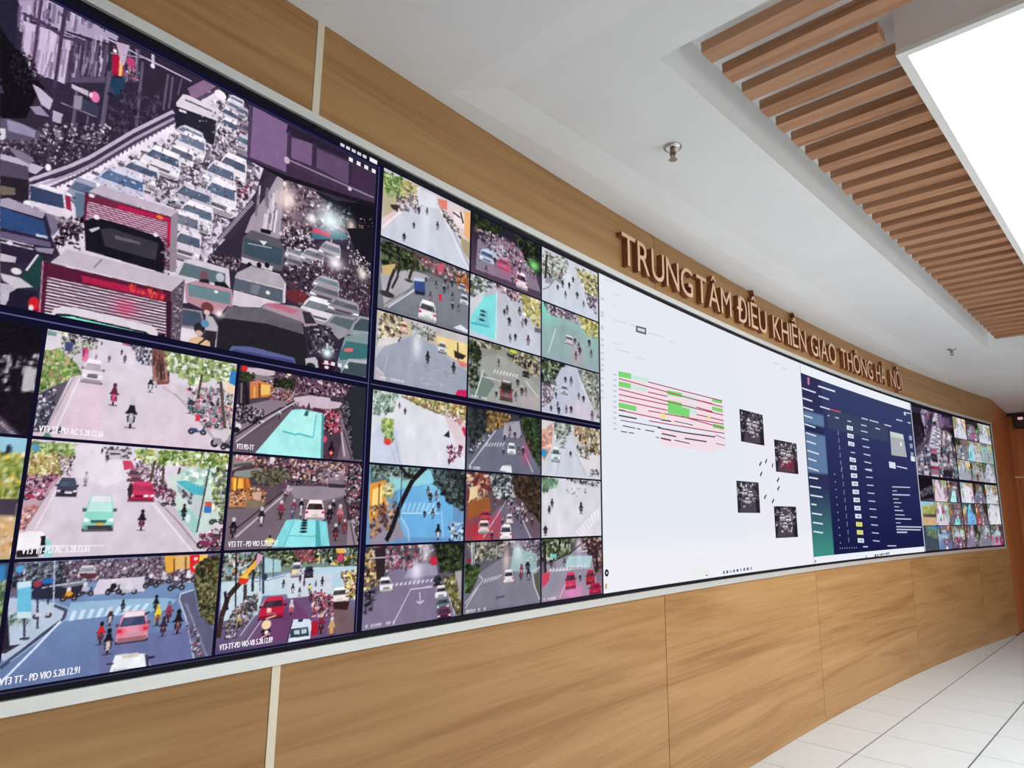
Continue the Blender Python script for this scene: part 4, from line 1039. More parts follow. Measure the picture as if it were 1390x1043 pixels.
f.P([(88, 700), (105, 570), (150, 552), (240, 556), (280, 600), (300, 690)], (244, 240, 244)).P([(235, 580), (262, 580), (262, 680), (225, 690)], (34, 30, 40)).P([(262, 590), (290, 610), (300, 700), (250, 700)], (150, 214, 214)).P([(92, 665), (215, 655), (220, 700), (90, 705)], (40, 34, 44)).L(225, 638, 600, 636, 6, (245, 240, 246))
f.P([(180, 60), (205, 52), (230, 75), (210, 98), (185, 85)], (92, 150, 196)).noise(5)
caption(f, 'VT3 TT-PD AC 5.28.12.61', .058)
# ---- blue-grey junction with queue
f = FEEDS[(1, 5)] = cell(1, 5, 220, (120, 150, 190), (104, 122, 166)); f.crop(*L3)
f.P([(70, 90), (1340, 30), (1310, 110), (1180, 200), (880, 170), (600, 200), (330, 220), (60, 300)], (110, 96, 120)).S([(70, 90), (420, 75), (420, 200), (60, 240)], 200, 7, 22, [(40, 46, 60), (60, 70, 70), (30, 34, 40), (100, 110, 130), (180, 186, 200)])
f.S([(380, 80), (1000, 50), (980, 150), (600, 200), (390, 180)], 420, 6, 16, CROWD + [(140, 100, 130)]).S([(870, 100), (1220, 80), (1200, 200), (880, 220)], 320, 6, 17, CROWD + [(120, 80, 110)])
f.P([(1000, 45), (1060, 42), (1060, 140), (1010, 150)], (240, 176, 70)).P([(1060, 42), (1160, 40), (1160, 120), (1060, 130)], (226, 180, 110)).P([(1155, 40), (1215, 38), (1210, 150), (1155, 140)], (222, 40, 50)).P([(1215, 38), (1265, 36), (1255, 120), (1212, 120)], (240, 200, 90)).E(1192, 62, 12, 10, (250, 220, 220)).E(1188, 112, 12, 10, (250, 220, 220)).L(1060, 60, 1060, 140, 8, (120, 50, 40)).L(1130, 50, 1130, 130, 10, (110, 80, 60))
f.CAR(530, 140, 110, 80, (206, 196, 206), (150, 150, 170)).P([(480, 150), (590, 150), (580, 180), (490, 175)], (96, 50, 66))
f.P([(600, 190), (880, 170), (880, 260), (560, 280)], (214, 206, 222)).P([(430, 330), (700, 310), (1000, 300), (1080, 310), (1000, 380), (400, 440)], (150, 184, 214))
f.P([(110, 210), (330, 200), (520, 210), (470, 300), (260, 310), (100, 300)], (44, 44, 60)).P([(330, 220), (520, 190), (560, 210), (400, 240)], (120, 120, 140)).PL([(130, 270), (300, 230), (520, 200)], 8, (196, 200, 214))
f.P([(60, 300), (330, 330), (410, 370), (390, 420), (260, 520), (20, 690), (0, 640), (20, 400)], (186, 200, 222)).PL([(330, 345), (405, 375), (385, 430), (250, 530), (0, 730)], 22, (70, 74, 100)).PL([(335, 335), (420, 365), (400, 430), (262, 540), (60, 690)], 7, (170, 186, 214))
f.PL([(370, 440), (200, 620), (10, 810)], 15, (214, 226, 246)).P([(0, 600), (130, 580), (30, 640), (0, 640)], (60, 50, 66)).S([(60, 380), (200, 400), (180, 470), (50, 460)], 50, 8, 20, [(70, 96, 76), (150, 170, 170), (200, 206, 220)])
f.P([(0, 300), (45, 330), (60, 610), (0, 620)], (44, 36, 52))
f.Z([(440, 380), (940, 330), (900, 380), (420, 440)], 9, (222, 236, 250), .8)
f.P([(105, 210), (190, 200), (192, 420), (104, 420)], (110, 190, 224)).P([(105, 205), (190, 195), (190, 230), (105, 245)], (200, 226, 236)).P([(104, 385), (192, 385), (192, 425), (104, 425)], (206, 230, 240)).L(148, 425, 148, 540, 14, (56, 60, 84)).P([(120, 545), (180, 538), (175, 555), (118, 558)], (56, 60, 84))
f.E(228, 270, 32, 40, (44, 46, 74)).L(228, 300, 228, 490, 11, (40, 42, 66)).P([(260, 185), (328, 178), (326, 212), (262, 215)], (50, 110, 190)).L(292, 210, 292, 340, 10, (40, 42, 66)).L(333, 60, 325, 350, 8, (190, 196, 214)).E(230, 215, 26, 20, (150, 60, 80)).BIKE(260, 385, 120, 80, (206, 206, 216), None).E(122, 125, 26, 22, (84, 160, 214))
for x, y, w, h, c, rd in ((420, 280, 110, 80, (90, 50, 46), (226, 160, 60)), (520, 250, 110, 80, (60, 54, 66), (190, 186, 200)), (692, 235, 100, 90, (44, 40, 52), (34, 32, 44)), (785, 240, 110, 80, (190, 190, 204), (222, 222, 230)), (920, 200, 100, 80, (60, 54, 66), (60, 56, 70)), (1075, 215, 110, 80, (60, 54, 66), (90, 80, 96)), (1000, 180, 90, 70, (70, 60, 76), (200, 190, 206)), (760, 145, 80, 60, (60, 54, 66), (150, 140, 150)), (1150, 170, 90, 70, (60, 54, 66), (226, 220, 230))): f.BIKE(x, y, w, h, c, rd)
f.P([(1180, 210), (1240, 60), (1340, 35), (1310, 470), (1240, 460), (1210, 360)], (70, 60, 46)).S([(1190, 100), (1340, 40), (1315, 460), (1220, 420)], 420, 8, 24, [(52, 62, 36), (90, 96, 60), (120, 116, 84), (40, 34, 30), (70, 50, 34), (150, 140, 100)])
f.P([(1080, 290), (1180, 250), (1210, 400), (1310, 500), (1300, 670), (1180, 680), (1120, 400)], (96, 96, 124)).PL([(1180, 250), (1100, 275), (1090, 310), (1130, 420), (1180, 670)], 9, (190, 200, 224)).PL([(1130, 330), (1190, 480), (1260, 660)], 12, (130, 130, 160)).S([(1130, 440), (1200, 470), (1230, 660), (1160, 620)], 50, 5, 13, [(206, 206, 222), (60, 50, 66), (150, 80, 100)])
f.P([(600, 560), (1150, 480), (1170, 690), (600, 790)], (110, 102, 150), .5)
f.CAR(810, 470, 190, 190, (224, 150, 170), (60, 70, 104), rear=True, roof=(240, 222, 232)).G(735, 510, 30, 24, (226, 60, 90), .6).G(880, 480, 26, 24, (226, 60, 90), .6).L(880, 400, 910, 385, 12, (50, 46, 60))
for x, y, h, c, b, hl in ((748, 345, 80, (40, 36, 48), (60, 50, 60), (30, 26, 32)), (672, 410, 120, (60, 50, 60), (190, 180, 190), (232, 230, 236)), (950, 330, 110, (34, 32, 42), (60, 50, 60), (26, 24, 30)), (962, 400, 140, (236, 214, 60), (110, 60, 80), (240, 226, 120)), (1028, 380, 140, (150, 60, 90), (90, 40, 60), (110, 140, 180)), (995, 470, 130, (60, 40, 56), (80, 50, 60), (60, 50, 60)), (1085, 440, 160, (30, 26, 36), (110, 60, 76), (24, 22, 28)), (615, 510, 150, (206, 40, 50), (60, 50, 60), (40, 34, 44)), (660, 560, 170, (34, 28, 40), (206, 186, 186), (26, 24, 30))): f.MOTO(x, y, h, c, b, hl)
f.P([(660, 770), (700, 650), (760, 640), (890, 640), (920, 730), (900, 760)], (236, 238, 244)).P([(740, 650), (840, 632), (850, 655), (750, 672)], (206, 200, 190)).P([(880, 640), (900, 650), (912, 730), (890, 725)], (60, 60, 80)).L(645, 705, 690, 700, 12, (60, 56, 74)).L(900, 665, 940, 660, 14, (40, 38, 54)).L(690, 740, 890, 725, 5, (150, 150, 166)).noise(5)
caption(f, 'VT3 TT - PD VIO 5.28.12.91', .058, .005)

# ---- column three: the teal bus, twice, then the avenue
f = FEEDS[(2, 3)] = cell(2, 3, 200, (60, 48, 60), (110, 94, 108)); f.crop(*R4)
f.P([(150, 40), (1340, 190), (1340, 330), (1100, 330), (700, 300), (480, 330), (140, 300)], (70, 54, 68)).S([(300, 90), (1200, 190), (1130, 330), (700, 300), (300, 230)], 420, 9, 28, [(50, 36, 48), (210, 190, 204), (110, 70, 90), (36, 28, 38), (150, 110, 130), (90, 60, 80)])
f.P([(230, 60), (490, 75), (480, 130), (300, 150), (230, 130)], (206, 184, 196)).P([(300, 120), (500, 150), (420, 180), (280, 170)], (130, 126, 130)).E(212, 68, 28, 26, (226, 40, 50)).S([(170, 100), (310, 110), (290, 180), (170, 170)], 50, 9, 24, LEAF_D)
f.P([(260, 190), (330, 170), (470, 220), (470, 320), (260, 340)], (206, 130, 70)).P([(360, 210), (440, 220), (440, 300), (360, 310)], (240, 196, 110)).P([(270, 190), (340, 175), (350, 210), (270, 215)], (206, 120, 120)).L(345, 200, 345, 330, 16, (110, 60, 30)).L(300, 230, 300, 330, 14, (236, 190, 120))
f.S([(480, 160), (680, 160), (620, 280), (470, 260)], 120, 9, 26, LEAF_D + [(30, 24, 30)]).E(612, 110, 20, 26, (226, 226, 190))
f.P([(160, 170), (240, 190), (260, 400), (150, 420)], (44, 36, 44)).L(185, 200, 180, 380, 18, (120, 110, 124)).L(215, 180, 240, 420, 14, (30, 24, 32))
f.P([(640, 330), (800, 310), (1100, 350), (1070, 430), (700, 440)], (206, 186, 200)).P([(980, 330), (1100, 330), (1090, 380), (985, 360)], (60, 52, 62)).S([(460, 240), (720, 270), (620, 370), (440, 360)], 150, 8, 22, [(50, 40, 50), (206, 180, 190), (120, 80, 96), (170, 110, 100)])
f.P([(130, 420), (440, 350), (660, 370), (130, 720)], (140, 122, 136)).PL([(660, 360), (400, 500), (130, 670)], 14, (40, 32, 40)).PL([(665, 372), (420, 520), (130, 730)], 12, (206, 190, 204)).P([(660, 400), (900, 440), (320, 830), (130, 820), (130, 760)], (104, 88, 102))
f.P([(140, 460), (280, 440), (390, 480), (360, 560), (150, 560)], (34, 28, 38)).S([(140, 400), (390, 440), (370, 570), (130, 570)], 110, 9, 24, [(30, 24, 32), (60, 50, 62), (200, 190, 202), (44, 36, 46)]).P([(410, 390), (560, 380), (600, 410), (440, 430)], (140, 120, 130)).E(155, 590, 26, 30, (226, 220, 230)).E(140, 620, 30, 26, (30, 26, 34))
f.MOTO(525, 470, 110, (206, 200, 210), (40, 34, 42), (50, 40, 50)).MOTO(650, 420, 70, (110, 60, 76), (60, 50, 60)).MOTO(740, 410, 70, (150, 60, 90), (60, 50, 60)).MOTO(788, 415, 80, (30, 26, 34), (60, 50, 60), (30, 26, 34)).MOTO(690, 370, 90, (220, 190, 200), (150, 100, 120))
f.P([(825, 420), (910, 430), (930, 470), (830, 455)], (90, 40, 60))
f.P([(930, 450), (1070, 420), (1110, 620), (1040, 880), (920, 880)], (76, 58, 72)).S([(930, 450), (1080, 430), (1090, 640), (930, 640)], 150, 9, 26, [(160, 40, 64), (206, 90, 110), (60, 40, 52), (230, 200, 206), (40, 30, 40), (120, 40, 60)])
f.P([(1060, 420), (1120, 600), (1180, 880), (1090, 880), (1080, 640)], (130, 112, 128)).PL([(1080, 640), (1110, 860)], 14, (206, 190, 200)).PL([(1100, 620), (1170, 880)], 12, (60, 50, 60))
f.P([(1100, 340), (1150, 250), (1345, 190), (1320, 890), (1190, 890), (1150, 620)], (44, 44, 52)).S([(1060, 360), (1150, 360), (1190, 880), (1100, 560)], 90, 7, 16, [(40, 36, 42), (150, 146, 156), (70, 66, 76), (24, 22, 26)])
f.MOTO(990, 640, 90, (50, 30, 40), (90, 40, 56), (226, 220, 226), (255, 250, 250)).MOTO(990, 800, 180, (30, 22, 30), (140, 30, 50), (40, 30, 40), (255, 150, 160)).E(930, 705, 22, 30, (206, 80, 110))
f.P([(305, 830), (640, 440), (730, 435), (905, 470), (925, 490), (905, 890)], (172, 238, 236)).P([(905, 480), (926, 490), (910, 890), (893, 890)], (70, 150, 160)).P([(555, 630), (730, 450), (860, 475), (830, 690)], (182, 244, 240)).PL([(555, 632), (670, 665), (690, 655), (828, 690)], 14, (80, 186, 196)).PL([(828, 690), (858, 475)], 14, (110, 200, 206)).P([(760, 450), (790, 450), (780, 500), (742, 495)], (60, 100, 100)).noise(5)
caption(f, 'VT3 PD-TT', .058, .02, .03)
f = FEEDS[(2, 4)] = cell(2, 4, 200, (84, 64, 76), (112, 98, 110)); f.crop(*R5)
f.P([(110, 50), (1300, 110), (1280, 330), (900, 330), (600, 300), (300, 330), (90, 250)], (80, 60, 72)).S([(280, 70), (1160, 110), (1140, 310), (600, 310), (300, 240)], 420, 9, 28, [(50, 36, 46), (206, 184, 196), (110, 70, 84), (36, 28, 36), (150, 110, 120), (120, 60, 70), (226, 190, 150)])
f.P([(110, 60), (300, 70), (300, 110), (200, 150), (100, 190)], (150, 140, 140)).PL([(110, 150), (260, 130)], 26, (90, 84, 90)).P([(130, 200), (330, 170), (390, 190), (240, 260), (110, 240)], (140, 146, 140)).S([(130, 50), (290, 60), (280, 100), (140, 100)], 30, 9, 20, [(226, 190, 196), (206, 60, 90), (240, 230, 230)])
f.S([(260, 200), (560, 170), (640, 240), (480, 330), (300, 310)], 260, 9, 24, [(70, 72, 54), (100, 96, 78), (44, 42, 36), (130, 120, 104)]).E(462, 90, 24, 24, (226, 214, 224))
f.P([(95, 250), (250, 260), (270, 370), (85, 410)], (206, 120, 50)).P([(110, 260), (200, 265), (195, 370), (110, 380)], (250, 190, 80)).L(150, 255, 140, 390, 14, (120, 60, 30)).L(215, 260, 220, 370, 12, (150, 80, 40)).P([(80, 400), (260, 370), (420, 390), (240, 520), (70, 520)], (190, 130, 80)).S([(90, 360), (380, 350), (400, 470), (80, 500)], 130, 9, 24, [(90, 50, 50), (206, 140, 90), (60, 40, 44), (230, 190, 150), (150, 90, 70)])
f.P([(280, 390), (360, 380), (360, 460), (290, 470)], (206, 170, 150)).P([(230, 470), (300, 450), (460, 520), (420, 550), (220, 530)], (130, 116, 96))
f.P([(60, 540), (420, 520), (560, 360), (640, 330), (1140, 340), (1120, 430), (960, 480), (930, 650), (500, 840), (30, 880)], (118, 102, 114)).P([(600, 330), (1130, 340), (1100, 420), (900, 470), (660, 440)], (150, 136, 148)).PL([(640, 350), (440, 520), (120, 800)], 18, (190, 172, 184)).PL([(560, 380), (330, 560), (80, 760)], 14, (60, 50, 58))
f.P([(960, 280), (1100, 270), (1140, 320), (1120, 350), (970, 345)], (56, 50, 58)).BIKE(660, 280, 130, 70, (50, 42, 50), (90, 70, 84)).BIKE(840, 280, 110, 60, (60, 50, 60), (206, 190, 200)).BIKE(720, 290, 80, 60, (40, 34, 42), (60, 50, 60))
f.P([(890, 240), (1140, 180), (1130, 320), (880, 300)], (206, 184, 196), .5).S([(880, 190), (1060, 170), (1040, 260), (890, 260)], 60, 9, 24, [(206, 190, 200), (60, 50, 60), (150, 130, 146)])
for x, y, h, c, b in ((600, 370, 110, (206, 170, 186), (150, 110, 130)), (575, 420, 90, (50, 40, 50), (110, 80, 96)), (540, 540, 190, (150, 50, 76), (60, 50, 60)), (655, 510, 140, (140, 50, 70), (90, 100, 130)), (722, 500, 140, (30, 26, 34), (200, 190, 200)), (640, 590, 90, (80, 100, 140), (60, 60, 80)), (715, 590, 90, (200, 190, 196), (60, 50, 56)), (365, 600, 190, (40, 34, 42), (206, 196, 206)), (110, 700, 200, (30, 26, 32), (60, 50, 58)), (1010, 510, 140, (34, 28, 36), (90, 60, 70)), (1070, 580, 200, (200, 120, 130), (120, 50, 60)), (1030, 740, 170, (60, 40, 50), (110, 40, 54)), (975, 580, 180, (40, 30, 40), (60, 40, 50)), (1120, 440, 110, (40, 34, 42), (70, 60, 70)), (1110, 690, 140, (110, 50, 60), (150, 60, 70))): f.MOTO(x, y, h, c, b)
f.CAR(845, 545, 175, 190, (240, 222, 226), (54, 34, 42), rear=True)
f.P([(1120, 350), (1300, 330), (1280, 870), (1200, 860), (1130, 620)], (56, 50, 56)).S([(1100, 140), (1300, 130), (1280, 860), (1190, 840), (1120, 420)], 330, 9, 24, [(30, 26, 32), (110, 100, 110), (206, 196, 204), (60, 54, 60), (150, 60, 80)]).P([(1140, 640), (1180, 640), (1230, 860), (1130, 860)], (150, 130, 142)).L(1160, 660, 1200, 860, 10, (60, 50, 56))
f.P([(460, 880), (585, 640), (640, 630), (880, 635), (950, 655), (975, 870)], (134, 220, 226)).P([(600, 780), (660, 640), (855, 640), (850, 880), (560, 880)], (150, 232, 236)).PL([(565, 870), (655, 650)], 8, (90, 180, 190)).P([(850, 640), (882, 640), (900, 875), (848, 880)], (80, 170, 180)).L(610, 778, 850, 785, 7, (90, 180, 190))
for y, rx in ((640, 26), (663, 28), (687, 30), (713, 31), (742, 33)): f.E(752 - (y - 640) * .12, y, rx, 11, (26, 40, 46))
f.MOTO(437, 830, 130, (226, 206, 90), (226, 206, 150), (34, 26, 28)).P([(400, 805), (470, 805), (480, 840), (395, 840)], (232, 214, 110)).noise(5)
caption(f, 'VT3 TT - PD VIO 5.28.12.37', .058, .02, .03)
f = FEEDS[(2, 5)] = cell(2, 5, 200, (150, 176, 200), (90, 70, 110)); f.crop(*R6)
f.P([(130, 60), (1320, 0), (1310, 230), (700, 230), (130, 330)], (120, 140, 130)).S([(140, 60), (500, 60), (480, 250), (130, 300)], 200, 9, 28, [(30, 40, 40), (120, 160, 180), (206, 216, 220), (190, 150, 120), (60, 60, 56)]).S([(500, 50), (900, 30), (820, 170), (560, 190)], 200, 9, 26, LEAF_D + [(170, 180, 130), (110, 110, 90)])
f.P([(500, 110), (640, 130), (640, 230), (500, 240)], (170, 206, 214)).S([(760, 50), (950, 40), (930, 150), (800, 140)], 120, 9, 26, [(150, 80, 90), (206, 130, 120), (110, 60, 80), (60, 50, 60)]).S([(930, 40), (1320, 20), (1310, 190), (940, 150)], 260, 9, 26, LEAF_D + [(200, 210, 220), (240, 190, 90), (110, 120, 130)])
f.P([(1110, 30), (1190, 30), (1185, 75), (1120, 70)], (236, 180, 90)).E(1150, 110, 30, 34, (206, 70, 110))
f.P([(130, 320), (560, 280), (720, 240), (700, 420), (480, 440), (440, 600), (120, 660)], (200, 220, 232)).P([(760, 200), (1310, 180), (1300, 430), (1080, 420), (900, 280)], (186, 214, 230)).P([(640, 260), (1080, 250), (1080, 420), (700, 460)], (206, 214, 226)).P([(430, 640), (690, 460), (1090, 430), (1280, 740), (300, 870)], (112, 82, 120)).P([(560, 640), (760, 480), (900, 640), (900, 790), (400, 850)], (110, 60, 104), .7).P([(1090, 520), (1230, 500), (1290, 740), (1110, 770)], (120, 96, 90), .7)
f.PL([(470, 65), (330, 280), (190, 440), (130, 620), (100, 800)], 46, (60, 42, 40)).PL([(255, 70), (250, 600)], 14, (34, 28, 34)).PL([(160, 400), (180, 560)], 26, (40, 34, 50)).PL([(405, 210), (395, 400)], 24, (50, 44, 54)).PL([(335, 340), (325, 600)], 32, (70, 60, 60)).L(490, 90, 487, 420, 20, (50, 56, 76)).L(462, 90, 460, 400, 8, (90, 90, 110)).E(500, 275, 24, 30, (50, 60, 86)).L(575, 80, 575, 280, 9, (80, 84, 96)).PL([(380, 320), (540, 300), (680, 265)], 6, (110, 120, 140))
f.PL([(300, 290), (450, 130)], 40, (240, 180, 70)).P([(440, 70), (490, 90), (450, 170), (420, 180)], (214, 170, 190)).E(320, 300, 44, 40, (214, 60, 44)).P([(280, 280), (360, 240), (360, 290)], (240, 200, 90))
f.P([(240, 560), (320, 540), (320, 600), (240, 600)], (190, 160, 110)).S([(230, 560), (440, 400), (440, 560), (320, 700), (160, 800), (160, 700)], 190, 9, 24, [(40, 34, 44), (206, 196, 206), (90, 80, 90), (60, 50, 56), (150, 130, 110)]).P([(250, 780), (480, 580), (520, 460), (560, 440), (440, 650), (280, 860), (130, 900)], (110, 96, 124)).PL([(520, 460), (290, 780)], 10, (190, 186, 206)).PL([(560, 520), (330, 850)], 9, (200, 186, 206))
f.BIKE(390, 500, 100, 80, (60, 54, 64)).BIKE(380, 430, 90, 70, (70, 66, 76)).BIKE(210, 770, 110, 70, (206, 196, 200)).MOTO(280, 650, 130, (206, 170, 110), (60, 50, 54))
f.CAR(775, 210, 90, 130, (206, 206, 214), (70, 76, 90), rear=True).P([(735, 215), (780, 215), (775, 250), (735, 250)], (240, 220, 160)).CAR(880, 230, 80, 100, (50, 54, 74), (30, 32, 44), rear=True)
f.CAR(570, 535, 210, 190, (190, 36, 66), (60, 40, 54), rear=True, skew=.12).P([(520, 540), (560, 545), (555, 580), (520, 580)], (250, 200, 190)).PL([(510, 635), (600, 605)], 10, (236, 200, 180))
f.CAR(1145, 430, 150, 140, (240, 234, 230), (60, 60, 66), rear=True).P([(1085, 490), (1230, 480), (1210, 560), (1090, 550)], (60, 34, 36)).S([(1150, 230), (1310, 220), (1300, 480), (1220, 440)], 170, 9, 26, [(250, 220, 120), (190, 150, 100), (240, 236, 226), (90, 70, 60), (60, 46, 46)])
for x, y, h, c, b, hl in ((662, 330, 80, (30, 36, 46), (120, 130, 140), (30, 30, 36)), (742, 370, 90, (30, 30, 38), (200, 200, 206), (30, 28, 34)), (800, 400, 80, (36, 34, 42), (206, 206, 212), (30, 28, 34)), (885, 370, 90, (236, 222, 110), (60, 50, 60), (60, 60, 60)), (940, 330, 60, (90, 100, 140), (60, 60, 70), (80, 90, 120)), (995, 310, 90, (40, 40, 50), (90, 40, 60), (30, 28, 34)), (985, 420, 90, (222, 40, 66), (90, 40, 50), (60, 30, 40)), (730, 530, 140, (206, 196, 206), (190, 60, 80), (236, 226, 230)), (895, 440, 100, (60, 34, 44), (120, 60, 70), (90, 60, 70)), (930, 520, 160, (226, 206, 206), (170, 50, 64), (140, 70, 80)), (985, 550, 120, (40, 34, 42), (120, 50, 60), (30, 26, 32)), (1045, 510, 110, (34, 28, 34), (110, 50, 60), (30, 26, 30)), (985, 670, 190, (130, 40, 60), (60, 40, 46), (226, 190, 186)), (1075, 700, 190, (200, 160, 110), (206, 150, 90), (236, 226, 220)), (805, 290, 70, (60, 40, 50), (90, 60, 80), (50, 40, 50)), (840, 320, 70, (110, 60, 80), (90, 60, 80), (80, 50, 60))): f.MOTO(x, y, h, c, b, hl)
f.S([(900, 400), (1080, 420), (1100, 620), (920, 620)], 110, 8, 20, [(206, 180, 186), (110, 40, 60), (40, 30, 38), (170, 60, 80), (226, 210, 206)])
f.P([(700, 835), (745, 640), (880, 635), (905, 660), (890, 800)], (214, 224, 240)).P([(725, 720), (872, 705), (882, 780), (715, 800)], (50, 64, 84)).P([(750, 735), (800, 728), (800, 765), (755, 770)], (190, 206, 214)).P([(815, 725), (860, 720), (862, 755), (815, 762)], (190, 206, 214)).P([(785, 640), (830, 636), (825, 660), (790, 662)], (40, 44, 70)).P([(705, 835), (715, 805), (885, 785), (890, 805)], (236, 240, 246)).L(690, 830, 740, 650, 12, (60, 50, 80)).P([(900, 660), (950, 650), (965, 760), (900, 790)], (170, 30, 50))
f.MOTO(510, 740, 210, (50, 24, 36), (60, 30, 40), (240, 210, 170)).E(515, 685, 40, 40, (240, 212, 172)).E(515, 750, 16, 16, (250, 240, 240)).L(465, 800, 545, 760, 9, (230, 190, 190)).noise(5)
caption(f, 'VT3-TT-PD VIO-VB 5.28.12.89', .058, .02, .035)

# ---- the middle block of street pictures
def mid(c, r, top, bot, crop):
    f = FEEDS[(c, r)] = cell(c, r, 128 if c == 3 else 112, top, bot)
    return f.crop(*crop)
def riders(f, L_, h, cl=((44, 40, 52), (70, 60, 70), (36, 32, 40), (110, 60, 76)), bk=((70, 62, 74), (150, 140, 152))):
    for i, (x, y) in enumerate(L_): f.MOTO(x, y, h * (.85 + .3 * ((i * 7) % 5) / 4), cl[i % len(cl)], bk[i % len(bk)], ((226, 220, 228), (60, 54, 62))[i % 2])

f = mid(3, 0, (206, 204, 216), (206, 212, 226), K4)
f.P([(150, 130), (350, 200), (300, 280), (150, 400)], (190, 180, 150)).S([(230, 140), (350, 210), (330, 300), (220, 260)], 70, 7, 18, LEAF_Y).S([(155, 125), (250, 160), (250, 250), (170, 250)], 120, 8, 20, LEAF).L(232, 240, 230, 290, 10, (70, 60, 50))
f.P([(150, 370), (300, 280), (350, 250), (150, 440)], (226, 200, 206)).PL([(340, 260), (150, 420)], 9, (240, 232, 240)).P([(190, 300), (240, 300), (230, 340), (200, 320)], (60, 50, 56)).S([(230, 240), (400, 240), (350, 330), (230, 330)], 70, 6, 14, [(60, 54, 64), (200, 196, 206), (120, 110, 120)])
f.P([(330, 210), (440, 260), (470, 330), (340, 300)], (226, 224, 236)).P([(430, 260), (615, 340), (615, 520), (560, 480), (450, 310)], (226, 206, 206)).P([(440, 270), (490, 280), (490, 330), (450, 320)], (226, 130, 110)).P([(520, 330), (580, 350), (580, 430), (530, 400)], (240, 226, 232)).P([(580, 330), (615, 345), (612, 500), (580, 460)], (240, 180, 120)).L(560, 340, 575, 400, 10, (60, 40, 40)).L(520, 340, 560, 370, 8, (60, 44, 50)).P([(560, 470), (612, 500), (610, 600), (565, 530)], (176, 160, 130))
f.PL([(440, 290), (520, 430), (612, 640)], 8, (176, 170, 180)).PL([(455, 330), (600, 640)], 6, (240, 238, 244)).S([(450, 300), (540, 400), (560, 480), (480, 380)], 30, 6, 15, [(80, 90, 70), (60, 54, 60), (200, 190, 196)]).G(380, 420, 30, 120, (226, 236, 250), .6)
riders(f, ((316, 405), (440, 410), (265, 465), (325, 320), (342, 325), (385, 335)), 50)
f = mid(4, 0, (36, 32, 44), (90, 70, 90), K4)
f.S([(625, 350), (800, 430), (740, 470), (625, 420)], 80, 7, 20, LEAF_D).P([(650, 480), (780, 480), (920, 560), (980, 760), (640, 640)], (140, 124, 146)).P([(740, 500), (820, 540), (800, 600), (650, 560)], (190, 200, 222))
f.S([(640, 420), (780, 470), (930, 560), (960, 700), (830, 620), (690, 520)], 240, 5, 13, CROWD + [(200, 110, 130)]).S([(840, 440), (980, 520), (980, 680), (900, 600)], 130, 7, 20, LEAF_D + [(24, 24, 28)]).G(945, 620, 24, 26, (130, 226, 130))
f.CAR(700, 575, 80, 70, (190, 206, 230), (70, 80, 110)).CAR(785, 612, 60, 60, (200, 110, 140), (90, 60, 80), rear=True).CAR(880, 700, 60, 90, (236, 222, 230), (60, 44, 60), rear=True, skew=-.1).G(800, 640, 60, 40, (220, 80, 120), .4)
riders(f, ((832, 690), (695, 640), (740, 590), (830, 640), (870, 640)), 44)
f = mid(5, 0, (206, 208, 216), (206, 214, 228), K4)
f.S([(990, 540), (1130, 590), (1100, 700), (990, 690)], 110, 6, 16, [(120, 126, 110), (210, 212, 206), (70, 66, 60), (160, 160, 140)]).PL([(1012, 560), (1005, 690)], 12, (50, 44, 46)).S([(1160, 630), (1280, 680), (1275, 800), (1220, 780)], 170, 6, 16, LEAF_Y + [(110, 110, 96), (220, 220, 206), (60, 60, 56)])
f.P([(1010, 680), (1060, 690), (1040, 715), (1000, 710)], (150, 150, 160)).PL([(990, 745), (1020, 735), (1050, 700)], 6, (150, 150, 160)).G(1120, 680, 30, 60, (236, 240, 250), .6)
riders(f, ((1070, 730), (1080, 690), (1095, 710), (1110, 770), (1172, 770), (1205, 820), (1130, 720), (1090, 660), (1150, 690)), 42)
f.S([(1210, 760), (1275, 790), (1270, 880), (1230, 830)], 40, 5, 12, CROWD)
f = mid(3, 1, (120, 112, 120), (120, 124, 134), K4)
f.P([(150, 480), (610, 650), (610, 760), (400, 660), (150, 640)], (90, 84, 84)).P([(140, 660), (300, 640), (400, 680), (300, 780), (160, 840)], (176, 172, 180)).P([(330, 700), (600, 720), (610, 960), (430, 910), (200, 840)], (126, 130, 140))
f.S([(150, 490), (320, 560), (400, 640), (260, 640), (150, 620)], 240, 7, 20, LEAF_D + [(110, 116, 84)]).S([(300, 560), (600, 660), (600, 720), (400, 650)], 150, 6, 18, [(60, 56, 56), (150, 70, 90), (120, 116, 110), (206, 200, 206)]).P([(440, 610), (480, 610), (470, 660), (440, 650)], (206, 90, 116)).S([(540, 660), (610, 680), (605, 760), (550, 740)], 50, 6, 16, [(226, 170, 90), (60, 44, 44), (190, 90, 60)])
f.P([(150, 620), (220, 610), (210, 660), (150, 670)], (206, 180, 120)).PL([(215, 640), (190, 700), (175, 760)], 16, (50, 42, 42)).PL([(240, 600), (230, 680), (200, 740)], 12, (50, 44, 42)).PL([(320, 600), (290, 690)], 15, (56, 48, 46)).E(175, 770, 40, 16, (56, 52, 54)).E(290, 700, 22, 8, (70, 64, 66))
f.PL([(330, 740), (180, 840)], 7, (226, 222, 230)).PL([(300, 740), (150, 830)], 5, (120, 114, 124)).P([(316, 685), (372, 690), (375, 760), (318, 750)], (60, 76, 136)).P([(316, 682), (372, 690), (372, 705), (316, 700)], (196, 210, 226)).P([(318, 750), (375, 760), (372, 778), (322, 770)], (40, 40, 60))
